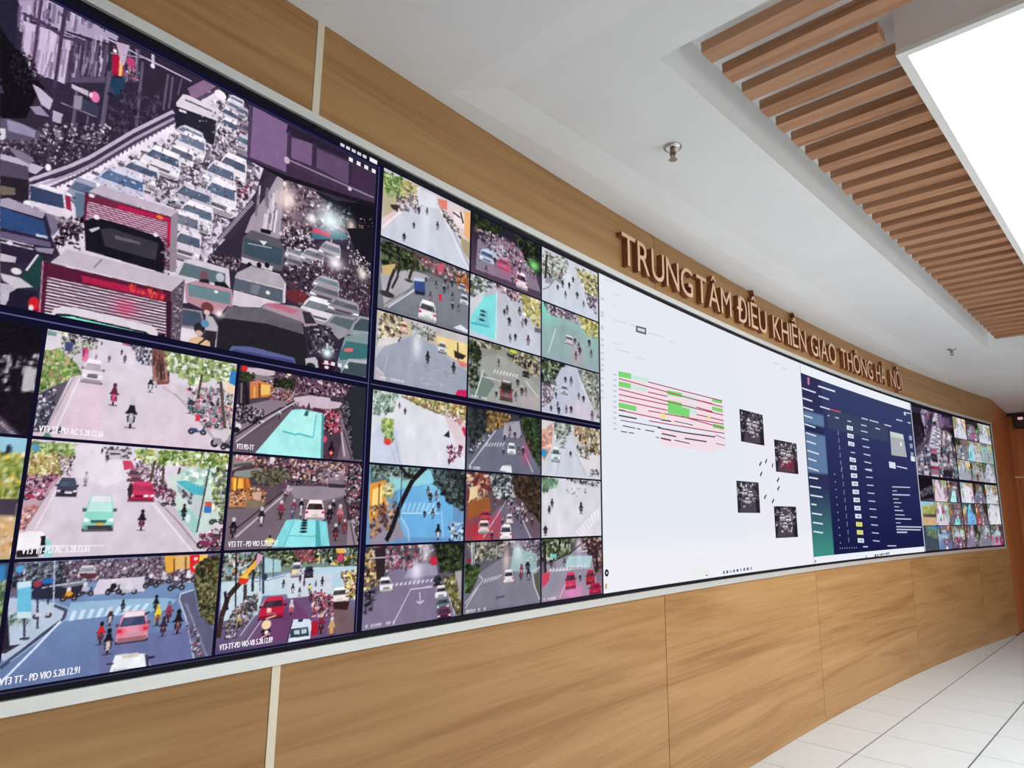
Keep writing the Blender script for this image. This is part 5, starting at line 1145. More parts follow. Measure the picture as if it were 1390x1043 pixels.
f.CAR(388, 858, 95, 110, (240, 240, 244), (60, 60, 66), rear=True).CAR(580, 800, 44, 60, (206, 206, 214), (70, 70, 80)).CAR(570, 735, 40, 40, (190, 186, 196), (70, 70, 80)).P([(520, 945), (560, 930), (600, 960), (600, 975)], (226, 230, 236)).P([(445, 770), (462, 768), (462, 805), (447, 805)], (206, 50, 70))
riders(f, ((380, 690), (432, 720), (475, 740), (495, 740), (515, 710), (550, 840), (518, 830), (402, 780), (480, 700), (518, 780)), 46)
f.PL([(410, 810), (420, 950)], 3, (150, 152, 160))
f = mid(4, 1, (190, 188, 200), (200, 206, 220), K4)
f.S([(615, 660), (720, 700), (700, 760), (615, 780)], 60, 7, 18, [(90, 110, 84), (200, 206, 200), (60, 60, 60)]).S([(720, 700), (980, 790), (975, 840), (860, 810), (740, 730)], 140, 6, 16, CROWD + [(200, 120, 130), (226, 214, 196)]).S([(880, 780), (980, 800), (975, 960), (900, 880)], 120, 7, 20, LEAF_Y)
f.P([(612, 900), (660, 780), (750, 770), (745, 1010), (612, 960)], (132, 222, 224)).P([(612, 800), (700, 740), (680, 790), (614, 880)], (206, 206, 212)).P([(640, 890), (700, 850), (710, 930), (640, 920)], (120, 206, 212))
for i, (x, y) in enumerate(((678, 860), (676, 880), (672, 905))): f.E(x, y, 14, 6, (30, 50, 56))
f.PL([(615, 920), (710, 940)], 8, (70, 170, 180)).L(750, 760, 745, 1010, 4, (240, 240, 246)).CAR(690, 735, 30, 36, (200, 206, 206), (80, 90, 90))
riders(f, ((790, 860), (805, 850), (816, 905), (885, 920), (902, 910), (820, 1000), (848, 990), (915, 1010), (825, 780), (870, 860)), 50)
f.P([(945, 945), (980, 950), (980, 975), (950, 970)], (110, 106, 116)).L(800, 780, 960, 1030, 3, (226, 230, 240))
f = mid(5, 1, (150, 190, 180), (150, 170, 176), K4)
f.G(1005, 850, 40, 60, (130, 226, 200), .8).S([(1000, 810), (1280, 900), (1270, 960), (1120, 900), (1010, 870)], 190, 6, 16, CROWD + [(226, 200, 206)]).S([(1170, 880), (1280, 910), (1275, 1010), (1220, 980)], 130, 6, 16, LEAF_Y + [(150, 160, 110)]).P([(1000, 960), (1100, 930), (1200, 980), (1270, 1130), (990, 1060)], (150, 176, 176))
f.CAR(1130, 1010, 44, 50, (206, 206, 212), (90, 90, 100), rear=True).PL([(1060, 950), (1020, 1080)], 4, (226, 236, 236)).G(1170, 1090, 30, 60, (226, 160, 180), .5)
riders(f, ((1160, 1010), (1165, 1090), (1185, 1060), (1245, 1080), (1235, 1020), (1180, 1040)), 46)
f = mid(3, 2, (196, 190, 190), (160, 166, 184), K5)
f.P([(140, -150), (360, -60), (600, 60), (600, 150), (460, 40), (300, -20), (130, 0)], (206, 190, 160)).S([(135, -150), (260, -110), (240, 20), (130, 10)], 120, 8, 20, [(60, 50, 46), (206, 190, 150), (110, 96, 80), (240, 230, 210)]).P([(430, -20), (600, 30), (600, 150), (500, 90), (440, 20)], (240, 214, 150)).S([(300, -90), (430, -40), (420, 10), (310, -20)], 60, 7, 18, [(90, 90, 84), (196, 206, 210), (120, 120, 116)])
f.P([(125, 60), (320, -20), (420, 30), (500, 110), (600, 180), (600, 300), (120, 230)], (160, 166, 182)).G(330, 30, 24, 70, (236, 240, 246), .8).Z([(118, 40), (160, 20), (160, 40), (116, 100)], 5, (226, 226, 232)).P([(130, 0), (240, -10), (230, 20), (150, 40), (125, 40)], (222, 214, 214)).CAR(265, -60, 34, 60, (236, 206, 190), (120, 70, 60), rear=True).CAR(465, 45, 44, 60, (210, 210, 214), (90, 90, 100)).P([(540, 110), (600, 130), (600, 150), (560, 145)], (226, 130, 120)).P([(525, 60), (590, 90), (570, 110), (530, 100)], (50, 44, 40)).L(545, 20, 548, 110, 8, (60, 50, 46))
f.P([(115, 150), (150, 180), (165, 230), (115, 225)], (190, 180, 186)).PL([(118, 150), (155, 185), (165, 235)], 5, (236, 230, 236)).P([(530, 300), (545, 268), (600, 268), (600, 312)], (206, 40, 96)).MOTO(388, 95, 70, (34, 32, 40), (60, 56, 64), (40, 36, 44)).MOTO(524, 150, 66, (40, 34, 40), (60, 50, 56), (40, 36, 44)).PL([(180, 90), (150, 200)], 3, (200, 200, 212)).S([(300, 120), (520, 160), (500, 260), (280, 220)], 40, 14, 30, [(150, 156, 174), (176, 182, 198)], .2, .5)
caption_blur(f, 13, .04)
f = mid(4, 2, (150, 146, 140), (150, 150, 156), K5)
f.S([(610, -50), (980, 60), (975, 150), (800, 60), (620, 40)], 200, 7, 20, [(120, 116, 84), (206, 200, 196), (60, 60, 50), (190, 180, 150), (90, 100, 70)]).E(838, 66, 20, 12, (190, 210, 80)).S([(800, 70), (980, 130), (975, 210), (850, 150)], 120, 6, 15, [(60, 56, 50), (160, 150, 120), (206, 190, 180), (36, 34, 36)])
f.P([(660, 100), (760, 80), (880, 150), (975, 260), (975, 380), (610, 310)], (160, 162, 158)).P([(610, 260), (680, 170), (740, 240), (680, 330), (610, 310)], (116, 130, 124)).S([(608, 0), (670, 40), (650, 260), (608, 250)], 110, 7, 18, LEAF_D + [(150, 150, 150)]).PL([(680, 165), (635, 310)], 6, (226, 226, 226)).L(670, 195, 780, 225, 4, (220, 222, 222)).Z([(740, 160), (870, 190), (860, 205), (730, 180)], 8, (226, 226, 228))
f.CAR(903, 185, 40, 36, (60, 56, 60), (40, 40, 46)).CAR(800, 270, 66, 110, (130, 90, 92), (40, 36, 42), rear=True, roof=(236, 230, 234)).P([(775, 220), (830, 235), (825, 290), (775, 280)], (50, 44, 48), .7)
riders(f, ((748, 285), (850, 300), (882, 270), (902, 275), (860, 225), (760, 125)), 50); f.PL([(900, 220), (970, 310)], 5, (220, 216, 222)).G(920, 330, 60, 40, (206, 176, 190), .5)
caption_blur(f, 9, .03)
f = mid(5, 2, (176, 186, 196), (206, 200, 216), K5)
f.S([(985, 100), (1110, 130), (1060, 220), (988, 250)], 130, 7, 18, LEAF_D + [(150, 170, 150), (110, 130, 96)]).S([(1180, 160), (1285, 180), (1282, 420), (1240, 360), (1190, 250)], 220, 6, 15, [(120, 124, 110), (160, 164, 150), (84, 88, 76), (200, 200, 196)]).P([(1090, 150), (1170, 150), (1270, 420), (990, 380), (1050, 230)], (190, 196, 214)).G(1190, 370, 60, 60, (226, 206, 224), .7).PL([(1175, 200), (1270, 400)], 4, (230, 232, 240))
f.CAR(1105, 265, 34, 50, (200, 206, 212), (80, 86, 96)).CAR(1048, 245, 34, 44, (190, 196, 200), (90, 96, 104)); riders(f, ((1035, 360), (1070, 350), (1075, 370), (1115, 370), (1140, 365), (1180, 300), (1205, 310), (1250, 400), (1110, 210), (1140, 220), (1060, 290)), 46)
f.S([(990, 240), (1060, 220), (1040, 330), (990, 360)], 70, 5, 13, CROWD)
f = mid(3, 3, (226, 226, 234), (222, 222, 234), K5)
f.S([(105, 255), (230, 285), (210, 380), (105, 400)], 110, 7, 18, [(110, 140, 110), (206, 220, 212), (70, 90, 80), (150, 170, 160)]).S([(270, 300), (590, 350), (590, 450), (470, 400), (340, 350)], 260, 6, 17, LEAF_Y + [(120, 120, 80), (206, 130, 60), (90, 80, 60)]).PL([(250, 300), (400, 370), (590, 450)], 8, (120, 110, 100)).Z([(470, 390), (560, 470), (520, 480), (440, 400)], 9, (240, 240, 246)).P([(470, 400), (590, 460), (590, 640), (540, 560)], (226, 206, 214)).P([(565, 470), (595, 440), (595, 520), (580, 510)], (206, 50, 84)).S([(470, 380), (590, 430), (585, 470), (500, 410)], 60, 6, 14, [(226, 150, 160), (120, 90, 90), (240, 224, 224)])
f.P([(95, 500), (150, 440), (230, 480), (260, 660), (95, 650)], (206, 214, 232)).S([(150, 420), (205, 420), (205, 490), (150, 490)], 60, 7, 16, [(160, 180, 90), (110, 140, 60), (200, 214, 150)]).S([(165, 490), (205, 490), (205, 540), (165, 540)], 30, 7, 14, LEAF).E(178, 540, 20, 18, (226, 70, 60)).PL([(215, 510), (245, 660)], 5, (176, 176, 190)).PL([(190, 560), (225, 655)], 3, (190, 190, 204)).E(180, 375, 9, 12, (60, 80, 84))
f.P([(470, 510), (500, 480), (505, 520)], (40, 44, 56)).S([(490, 560), (570, 560), (570, 610), (500, 660)], 40, 6, 16, [(150, 40, 80), (50, 44, 54), (226, 206, 214)]); riders(f, ((512, 590), (552, 590), (500, 640), (240, 350), (270, 375)), 40)
f = mid(4, 3, (56, 56, 60), (110, 112, 130), K5)
f.S([(605, 350), (720, 370), (700, 480), (605, 560)], 120, 8, 24, [(40, 44, 46), (60, 66, 64), (30, 32, 34)]).S([(700, 370), (820, 400), (800, 480), (700, 480)], 130, 6, 16, [(150, 110, 60), (190, 150, 90), (60, 46, 36), (100, 90, 60)]).S([(870, 390), (980, 410), (975, 660), (910, 560)], 260, 7, 20, LEAF_D + [(70, 96, 60), (40, 60, 44)]).P([(740, 480), (860, 440), (910, 560), (975, 705), (605, 680), (605, 640)], (110, 112, 130)).P([(790, 440), (870, 430), (880, 520), (780, 520)], (190, 186, 200), .7)
f.S([(608, 560), (740, 480), (700, 520), (610, 610)], 80, 5, 12, [(226, 222, 230), (40, 36, 44), (110, 100, 116)]).PL([(745, 480), (605, 670)], 5, (220, 220, 232)).Z([(700, 545), (800, 545), (790, 565), (690, 565)], 7, (206, 206, 220)).CAR(828, 578, 44, 60, (236, 236, 242), (90, 90, 104)).P([(765, 690), (780, 665), (825, 665), (830, 705)], (230, 232, 240)).PL([(890, 590), (940, 700)], 5, (226, 190, 206)).G(900, 600, 24, 60, (206, 70, 120), .5)
riders(f, ((785, 590), (865, 585), (888, 585), (815, 520), (845, 500), (878, 520), (792, 515), (820, 480)), 44)
caption_blur(f, 9, .03)
f = mid(5, 3, (210, 206, 206), (212, 212, 222), K5)
f.P([(985, 480), (1045, 440), (1040, 560), (1000, 640), (985, 620)], (206, 160, 140)).S([(985, 480), (1045, 450), (1030, 590), (985, 620)], 70, 6, 14, [(220, 170, 150), (176, 120, 104), (230, 200, 190)]).E(998, 600, 14, 22, (60, 150, 206)).L(1055, 430, 1053, 490, 7, (50, 60, 50)).S([(1050, 430), (1140, 440), (1130, 520), (1060, 540)], 120, 6, 14, [(110, 130, 116), (206, 210, 208), (60, 66, 62), (160, 170, 160)]).S([(1150, 440), (1290, 460), (1285, 600), (1220, 600), (1160, 500)], 200, 6, 16, [(206, 160, 120), (120, 110, 80), (60, 54, 50), (226, 214, 204), (160, 150, 110)])
f.P([(1060, 540), (1140, 500), (1170, 560), (1230, 720), (1000, 710)], (206, 210, 222)).P([(1170, 600), (1285, 620), (1285, 725), (1230, 720)], (224, 220, 226)).CAR(1060, 605, 44, 80, (214, 226, 226), (80, 90, 96)).CAR(1095, 555, 30, 40, (200, 206, 210), (90, 96, 104)).CAR(1105, 525, 24, 30, (196, 200, 206), (90, 96, 104)).PL([(1085, 620), (1060, 715)], 3, (160, 166, 180)).PL([(1165, 600), (1215, 715)], 3, (160, 166, 180)).MOTO(1137, 600, 40).L(1245, 530, 1243, 610, 5, (50, 46, 48)).S([(1240, 690), (1285, 690), (1285, 720), (1240, 720)], 24, 5, 11, [(60, 56, 64), (190, 186, 196)]).S([(1170, 560), (1230, 560), (1230, 630), (1190, 620)], 30, 6, 14, [(60, 60, 56), (150, 150, 140), (210, 206, 200)])
f = mid(3, 4, (110, 150, 176), (104, 150, 200), K5)
f.P([(90, 670), (590, 700), (590, 800), (480, 760), (340, 780), (90, 820)], (90, 110, 116)).P([(180, 700), (400, 690), (440, 780), (200, 800)], (150, 214, 220)).P([(230, 790), (390, 760), (520, 820), (520, 1042), (230, 1042)], (110, 176, 226)).G(420, 760, 60, 70, (140, 214, 240), .7).S([(420, 680), (595, 700), (590, 900), (500, 860), (430, 760)], 330, 8, 24, [(24, 26, 28), (40, 44, 44), (60, 70, 66), (90, 110, 116)]).S([(90, 665), (330, 680), (300, 740), (100, 720)], 120, 7, 20, [(40, 44, 40), (150, 170, 170), (70, 84, 70)])
f.P([(85, 760), (170, 740), (170, 900), (80, 980)], (226, 150, 60)).P([(100, 790), (150, 770), (150, 890), (95, 930)], (250, 214, 130)).L(135, 760, 130, 920, 8, (120, 70, 40)).S([(150, 760), (210, 760), (205, 830), (160, 830)], 40, 7, 16, LEAF_Y).P([(85, 950), (230, 930), (270, 1042), (80, 1100)], (150, 140, 160)).S([(85, 880), (220, 860), (210, 980), (90, 1042)], 70, 8, 20, [(90, 56, 50), (60, 50, 60), (206, 160, 110), (150, 110, 100)]).PL([(245, 930), (285, 1000), (290, 1060)], 6, (200, 206, 226))
f.Z([(240, 860), (470, 860), (440, 910), (230, 910)], 9, (190, 226, 246), .6).PL([(250, 915), (460, 915)], 4, (206, 230, 246)).PL([(460, 900), (470, 1042)], 5, (176, 206, 236)).PL([(380, 670), (310, 740), (240, 880), (200, 1000), (170, 1060)], 26, (34, 28, 32)).PL([(240, 670), (300, 730)], 16, (36, 30, 34)).L(255, 690, 240, 940, 6, (60, 66, 80))
riders(f, ((372, 915), (415, 915), (402, 825), (433, 820), (445, 870), (390, 795)), 60); f.MOTO(443, 1010, 90, (30, 28, 34), (206, 206, 216), (30, 28, 34))
f.S([(500, 960), (590, 960), (590, 1060), (510, 1060)], 40, 7, 18, [(30, 34, 44), (150, 176, 206), (200, 214, 230)])
f = mid(4, 4, (90, 70, 70), (110, 90, 106), K5)
f.S([(600, 690), (720, 700), (700, 900), (600, 900)], 190, 7, 20, [(130, 50, 50), (206, 170, 140), (60, 44, 44), (226, 206, 190), (90, 50, 46)]).P([(598, 860), (710, 830), (720, 900), (598, 950)], (150, 90, 50)).P([(610, 780), (650, 770), (650, 830), (605, 850)], (226, 206, 160)).S([(830, 710), (978, 720), (975, 960), (910, 880), (850, 800)], 330, 8, 22, [(30, 26, 26), (60, 46, 36), (44, 40, 36), (84, 64, 50)]).S([(710, 705), (830, 720), (840, 850), (740, 830)], 220, 6, 16, [(60, 70, 70), (206, 210, 216), (36, 40, 42), (120, 130, 130)])
f.P([(760, 880), (850, 850), (930, 1042), (960, 1080), (600, 1080), (660, 1000)], (110, 104, 124)).P([(660, 1000), (770, 890), (790, 1042), (600, 1080)], (190, 70, 96), .7).G(640, 1010, 70, 60, (206, 40, 50), .7).PL([(800, 850), (680, 1042)], 4, (206, 200, 212)).PL([(870, 920), (935, 1060)], 5, (206, 200, 212))
f.CAR(683, 985, 60, 70, (226, 206, 210), (70, 50, 60), rear=True).CAR(690, 925, 50, 50, (190, 60, 70), (70, 40, 50), rear=True).CAR(798, 1015, 62, 90, (238, 234, 238), (60, 54, 64), rear=True).CAR(817, 945, 36, 50, (230, 220, 226), (70, 60, 70), rear=True).S([(800, 850), (900, 870), (910, 960), (830, 930)], 110, 5, 12, CROWD)
riders(f, ((780, 960), (878, 970), (725, 1030), (840, 900), (860, 930), (740, 860), (935, 960)), 46)
f = mid(5, 4, (214, 214, 222), (222, 220, 226), K5)
f.S([(985, 730), (1070, 740), (1060, 780), (990, 800)], 70, 7, 18, [(90, 130, 100), (60, 80, 64), (130, 190, 190), (150, 160, 130)]).S([(1110, 730), (1290, 750), (1285, 780), (1150, 750)], 60, 5, 13, [(60, 56, 60), (200, 196, 200)]).Z([(1160, 1010), (1290, 880), (1290, 940), (1200, 1042)], 8, (240, 240, 246)).PL([(1290, 860), (1140, 1030)], 4, (206, 204, 214))
f.MOTO(1040, 860, 50, (44, 40, 46), (50, 46, 52), (40, 36, 40)).MOTO(1025, 895, 50, (50, 40, 46), (50, 46, 52), (40, 36, 40)).MOTO(1192, 885, 66, (60, 50, 58), (90, 70, 80), (60, 50, 56)).MOTO(1005, 1000, 70, (40, 36, 40), (50, 46, 50)).S([(1110, 780), (1230, 790), (1200, 830), (1120, 820)], 10, 3, 6, [(80, 76, 84)])
f = mid(3, 5, (70, 66, 80), (130, 120, 150), K6)
f.S([(80, 190), (420, 190), (400, 300), (80, 340)], 260, 7, 20, [(60, 64, 64), (40, 40, 44), (110, 110, 116), (150, 70, 90), (206, 196, 206)]).S([(420, 180), (575, 180), (570, 340), (460, 330)], 220, 8, 24, LEAF_D + [(70, 84, 56), (24, 26, 24)]).S([(60, 220), (130, 220), (130, 400), (60, 440)], 90, 8, 20, [(206, 170, 110), (240, 214, 150), (60, 44, 44), (120, 100, 84)]).P([(110, 210), (170, 200), (160, 360), (120, 380)], (50, 38, 44))
f.P([(190, 330), (300, 290), (440, 300), (440, 400), (430, 580), (50, 620), (60, 560), (130, 440)], (128, 118, 146)).P([(300, 300), (430, 290), (440, 350), (260, 370)], (156, 148, 174)).G(330, 330, 30, 50, (240, 236, 250), .9).G(380, 220, 26, 60, (236, 226, 240), .8).P([(405, 255), (435, 255), (435, 300), (405, 300)], (206, 40, 70)).S([(180, 270), (330, 270), (300, 320), (180, 320)], 60, 5, 13, [(150, 60, 84), (60, 50, 60), (206, 196, 206)])
f.Z([(200, 395), (430, 370), (420, 385), (195, 412)], 10, (226, 220, 236)).PL([(425, 410), (300, 425), (205, 610)], 5, (214, 208, 226)).L(345, 440, 350, 495, 7, (206, 200, 220)).PL([(330, 488), (350, 500), (368, 484)], 6, (226, 220, 236)).CAR(168, 400, 66, 80, (236, 232, 238), (50, 44, 54), skew=-.2).S([(60, 440), (110, 430), (100, 530), (55, 560)], 50, 6, 15, BLK + [(150, 146, 160)])
f.CAR(440, 380, 44, 56, (50, 50, 58), (30, 30, 36)).CAR(458, 440, 60, 70, (232, 228, 234), (50, 46, 54)).CAR(468, 500, 64, 70, (110, 120, 130), (44, 56, 64)).CAR(475, 550, 70, 60, (110, 50, 84), (60, 44, 60)).P([(470, 370), (560, 330), (570, 560), (540, 560), (500, 470)], (96, 84, 60)).S([(470, 360), (560, 340), (565, 550), (520, 540)], 90, 7, 18, [(110, 110, 60), (80, 84, 50), (190, 170, 140), (56, 50, 44)]).P([(530, 330), (580, 330), (575, 470), (560, 480)], (170, 160, 166)).L(570, 250, 565, 560, 7, (60, 50, 54)).PL([(490, 440), (530, 560)], 4, (220, 214, 226)).L(75, 265, 240, 250, 5, (190, 186, 196))
caption_blur(f, 13, .03)
f = mid(4, 5, (84, 84, 92), (120, 116, 134), K6)
f.S([(590, 180), (790, 170), (770, 260), (640, 280)], 180, 7, 18, [(60, 60, 60), (150, 146, 150), (206, 190, 160), (40, 40, 40), (90, 96, 84)]).S([(780, 165), (975, 165), (970, 300), (900, 250)], 190, 6, 16, CROWD + [(150, 170, 170)]).S([(585, 300), (660, 300), (660, 400), (590, 450)], 130, 7, 20, LEAF_D + [(70, 100, 60), (90, 120, 70)]).L(618, 170, 622, 300, 7, (206, 206, 214)).L(630, 170, 632, 290, 4, (190, 190, 200)).E(604, 275, 10, 14, (150, 40, 60))
f.P([(660, 340), (780, 260), (900, 240), (970, 320), (970, 490), (590, 540), (590, 520)], (128, 126, 142)).P([(840, 200), (960, 240), (960, 340), (820, 330)], (170, 206, 204), .7).G(800, 270, 16, 70, (250, 220, 206), .7).G(860, 220, 24, 60, (222, 230, 238), .8).PL([(655, 350), (680, 375), (585, 500)], 7, (190, 186, 200)).PL([(650, 420), (585, 525)], 4, (236, 232, 240)).Z([(690, 370), (790, 345), (760, 370), (680, 395)], 6, (220, 218, 230)).CAR(812, 358, 52, 76, (226, 222, 230), (50, 46, 54), rear=True)
f.PL([(975, 310), (935, 335), (945, 400), (975, 480)], 6, (206, 206, 214)).P([(945, 350), (975, 330), (975, 470), (955, 420)], (90, 90, 80)).P([(745, 465), (790, 455), (790, 470), (745, 478)], (90, 88, 104)); riders(f, ((877, 350), (918, 345), (912, 300), (880, 320)), 66, ((150, 30, 50), (40, 34, 42), (36, 32, 40)))
caption_blur(f, 9, .03)
f = mid(5, 5, (80, 76, 84), (150, 126, 150), K6)
f.S([(985, 160), (1160, 155), (1120, 260), (990, 280)], 200, 7, 20, LEAF_D + [(150, 160, 130), (70, 90, 50), (206, 206, 200)]).S([(1195, 150), (1300, 150), (1298, 340), (1250, 330), (1220, 240)], 190, 7, 18, [(60, 36, 44), (40, 30, 36), (90, 60, 66), (190, 160, 150)]).P([(1010, 300), (1140, 240), (1180, 180), (1210, 230), (1250, 260), (1260, 320), (1290, 450), (990, 480), (985, 420)], (150, 146, 162)).P([(1130, 250), (1250, 250), (1240, 310), (1100, 310)], (176, 204, 212)).G(1180, 190, 16, 40, (246, 226, 240), .8)
f.PL([(1190, 190), (1130, 240), (1080, 260)], 6, (70, 60, 66)).L(1000, 180, 1005, 340, 16, (44, 40, 40)).P([(1030, 240), (1065, 240), (1060, 270), (1030, 270)], (130, 206, 196)).L(1270, 190, 1275, 330, 12, (50, 36, 40)).Z([(1030, 320), (1230, 290), (1220, 305), (1020, 335)], 11, (232, 228, 240)).PL([(1020, 335), (1230, 310)], 3, (226, 220, 232)).CAR(1210, 220, 30, 30, (206, 196, 206), (60, 50, 60))
f.G(1150, 440, 60, 40, (240, 130, 190), .8).P([(985, 350), (1030, 330), (1025, 380), (990, 420)], (206, 70, 100)).CAR(1137, 378, 54, 90, (206, 60, 100), (70, 40, 60), rear=True).CAR(1241, 360, 46, 76, (170, 40, 66), (90, 40, 56), rear=True).CAR(1266, 420, 62, 60, (176, 34, 76), (120, 30, 60), rear=True).PL([(1110, 400), (1080, 470)], 4, (236, 200, 224)); riders(f, ((1187, 360), (1105, 285), (1035, 285), (1050, 280)), 50)
caption_blur(f, 9, .03)
for k, f in FEEDS.items():
    if k != 'big' and k[0] >= 3: f.noise(4)

# ------------------------------------------------------------------ the four desktops on the wall
def flat_text(txt, s, z, h, col, d, width):
    """flat lettering on the screen: h in cells; returns (co, tris, colour)"""
    me = text_mesh(txt, 0.0, 1.0, 2)
    me.calc_loop_triangles()
    co = np.array([v.co[:] for v in me.vertices]); tri = np.array([t.vertices[:] for t in me.loop_triangles])
    k = h / CAPK; kx = width / max(co[:, 0].max() - co[:, 0].min(), 1e-3)
    parts = [Wv(s + co[:, 0] * kx + sh, z + co[:, 1] * k, d + i * 1e-4) for i, sh in enumerate((0.0, 0.0022))]   # struck twice: bold
    out = np.concatenate(parts); tri = np.concatenate([tri, tri + len(co)])
    bpy.data.meshes.remove(me)
    return out, tri, col

def shrink(img, ny, nx):
    iy = (np.arange(ny + 1) * img.shape[0] / ny).astype(int); ix = (np.arange(nx + 1) * img.shape[1] / nx).astype(int)
    return np.array([[img[iy[a]:max(iy[a + 1], iy[a] + 1), ix[b]:max(ix[b + 1], ix[b] + 1)].reshape(-1, 3).mean(0) for b in range(nx)] for a in range(ny)])

def desk(s0, s1, col, label, d=-0.0012):
    o = grid_obj('desktop_screen', s0, s1, TOPZ - 6 * ROW, 2.575, np.ones((2, 24, 3)) * np.array(col), VW, d)
    o['label'] = label
    return o
D1 = desk(-1.0, 6.0, (20, 18, 42), 'desktop of tiled street camera pictures around one large jam')
# thin lighter rules of the camera software
def rule(parent, quads, name='grid_line', d=0.0004):
    co, loops, col = [], [], []
    for (sa, sb, za, zb, c) in quads:
        n = max(1, int((sb - sa) / 0.6))
        for i in range(n):
            x0, x1 = sa + (sb - sa) * i / n, sa + (sb - sa) * (i + 1) / n
            b = len(co)
            co += [W(x0, za, d), W(x1, za, d), W(x1, zb, d), W(x0, zb, d)]
            loops += [b, b + 1, b + 2, b + 3]; col += [lin(c)] * 4
    nq = len(loops) // 4
    o = raw_obj(name, np.array(co), loops, np.arange(nq) * 4, np.full(nq, 4), np.array(col), parent)
    if nq > 1: o['kind'] = 'stuff'
    return o
zr = TOPZ - 3 * ROW
rule(D1, [(-1, 2.985, zr - 0.004, zr + 0.003, (92, 92, 140)), (3.0, 6, zr - 0.004, zr + 0.003, (84, 84, 120)), (2.976, 2.982, -0.80, 2.55, (86, 86, 140)), (-1, 2.97, -0.815, -0.809, (60, 58, 96)), (-1, 2.97, 2.534, 2.539, (58, 58, 100))])
# row of small icons at the head of the large picture
rule(D1, [(2.62 + .05 * i, 2.655 + .05 * i, 2.556, 2.58, (206, 206, 226)) for i in range(5)] + [(2.885, 2.955, 2.553, 2.585, (240, 240, 250))] + [(2.70 + .07 * i, 2.735 + .07 * i, 2.475, 2.505, (236, 236, 246)) for i in range(4)], 'icon_row', 0.0016)
rule(D1, [(2.60 + .055 * i, 2.63 + .055 * i, 0.955, 0.98, (226, 226, 236)) for i in range(4)], 'icon_row', 0.0016)

for key, f in FEEDS.items():
    s0, s1, z0, z1 = f.b
    extra = None
    if f.cap:
        t, h, x, y, c = f.cap
        if key[0] >= 3: h, c = h * .8, (214, 212, 222)
        extra = flat_text(t, s0 + x, z0 + y * .5625, h * .5625 * .95, c, 0.0012, 0.0122 * len(t) * (1.6 if len(t) == 1 else 1.0))
    o = grid_obj('camera_feed', s0, s1, z0, z1, f.img, D1, 0.0002, extra)
    FEEDS[key].obj = o

# desktop four: the same tiling again, seen small
D4 = desk(18.02, 24.0, (26, 22, 40), 'far desktop repeating the tiled street camera pictures')
for key, f in FEEDS.items():
    s0, s1, z0, z1 = f.b
    if key == 'big': nx, ny = 90, 60
    else: nx, ny = 26, 20
    grid_obj('camera_feed', s0 + 18, s1 + 18, z0, z1, shrink(f.img, ny, nx), D4, 0.0002)
rule(D4, [(18.0, 18.045, -0.80, 2.57, (206, 204, 220))])

# desktop two: white browser page with a timing chart and junction pictures
pg = np.ones((12, 30, 3)) * np.array((230, 234, 244.)); pg[:, 18:] = (234, 234, 244); pg[-2:] = (240, 240, 246)
D2 = grid_obj('desktop_screen', 6.02, 11.99, TOPZ - 6 * ROW, 2.575, pg, VW, -0.0002)
D2['label'] = 'white browser page with a green and pink timing chart'
def bits(name, parent, items, d):
    for it_ in items: sheet(name, parent, [it_], d, None)
def sheet(name, parent, items, d, kind='stuff'):
    """flat coloured shapes measured on the photograph, one mesh; every shape a hair above the last"""
    co, loops, starts, totals, col = [], [], [], [], []
    for i, (pts, c) in enumerate(items):
        q = survey(pts)
        n = int(math.ceil((q[:, 0].max() - q[:, 0].min()) / 0.3)) if len(q) == 4 else 1
        for j in range(n):                      # long strips follow the curve in short pieces
            if n == 1: break
            u0, u1 = j / n, (j + 1) / n
            qq = np.array([q[0] + (q[1] - q[0]) * u0, q[0] + (q[1] - q[0]) * u1, q[3] + (q[2] - q[3]) * u1, q[3] + (q[2] - q[3]) * u0])
            b = len(co); co += list(Wv(qq[:, 0], qq[:, 1], d + i * 4e-5))
            starts.append(len(loops)); totals.append(4); loops += list(range(b, b + 4)); col += [lin(c)] * 4
        if n > 1: continue
        b = len(co); co += list(Wv(q[:, 0], q[:, 1], d + i * 4e-5))
        starts.append(len(loops)); totals.append(len(q)); loops += list(range(b, b + len(q))); col += [lin(c)] * len(q)
    o = raw_obj(name, np.array(co), loops, starts, totals, np.array(col), parent)
    if kind: o['kind'] = kind
    return o
K7, K8 = (800, 360, .23022), (800, 580, .23022)
def q7(pts, c, k=K7): return ([(k[0] + x * k[2], k[1] + y * k[2]) for x, y in pts], c)
def bar(x0, y0, x1, y1, h, c, k=K7): return q7([(x0, y0), (x1, y1), (x1, y1 + h), (x0, y0 + h)], c, k)
PINK, GRN, RED, BLKC = (244, 222, 232), (126, 214, 118), (170, 60, 90), (84, 70, 80)
gb = []
ch = [q7([(172, 660), (345, 690), (800, 835), (800, 1250 - 0), (420, 1040), (420, 960), (172, 850)], (238, 226, 236))]
ch = [bar(172, 650, 790, 815, 40, PINK), bar(172, 690, 792, 850, 60, PINK), bar(172, 745, 792, 900, 60, PINK), bar(172, 800, 795, 945, 60, PINK), bar(420, 965, 800, 1010, 60, PINK), bar(420, 1000, 800, 1050, 40, PINK), bar(420, 1030, 738, 1075, 30, PINK)]
for x0, y0, x1, y1, h in ((170, 625, 245, 640, 32), (172, 685, 243, 700, 30), (172, 810, 277, 833, 30), (457, 738, 545, 755, 26), (460, 795, 545, 812, 34), (462, 815, 590, 848, 34), (462, 845, 590, 872, 28), (722, 785, 782, 798, 20), (722, 833, 785, 848, 22), (728, 935, 792, 948, 24)): gb.append(bar(x0, y0, x1, y1, h, GRN))
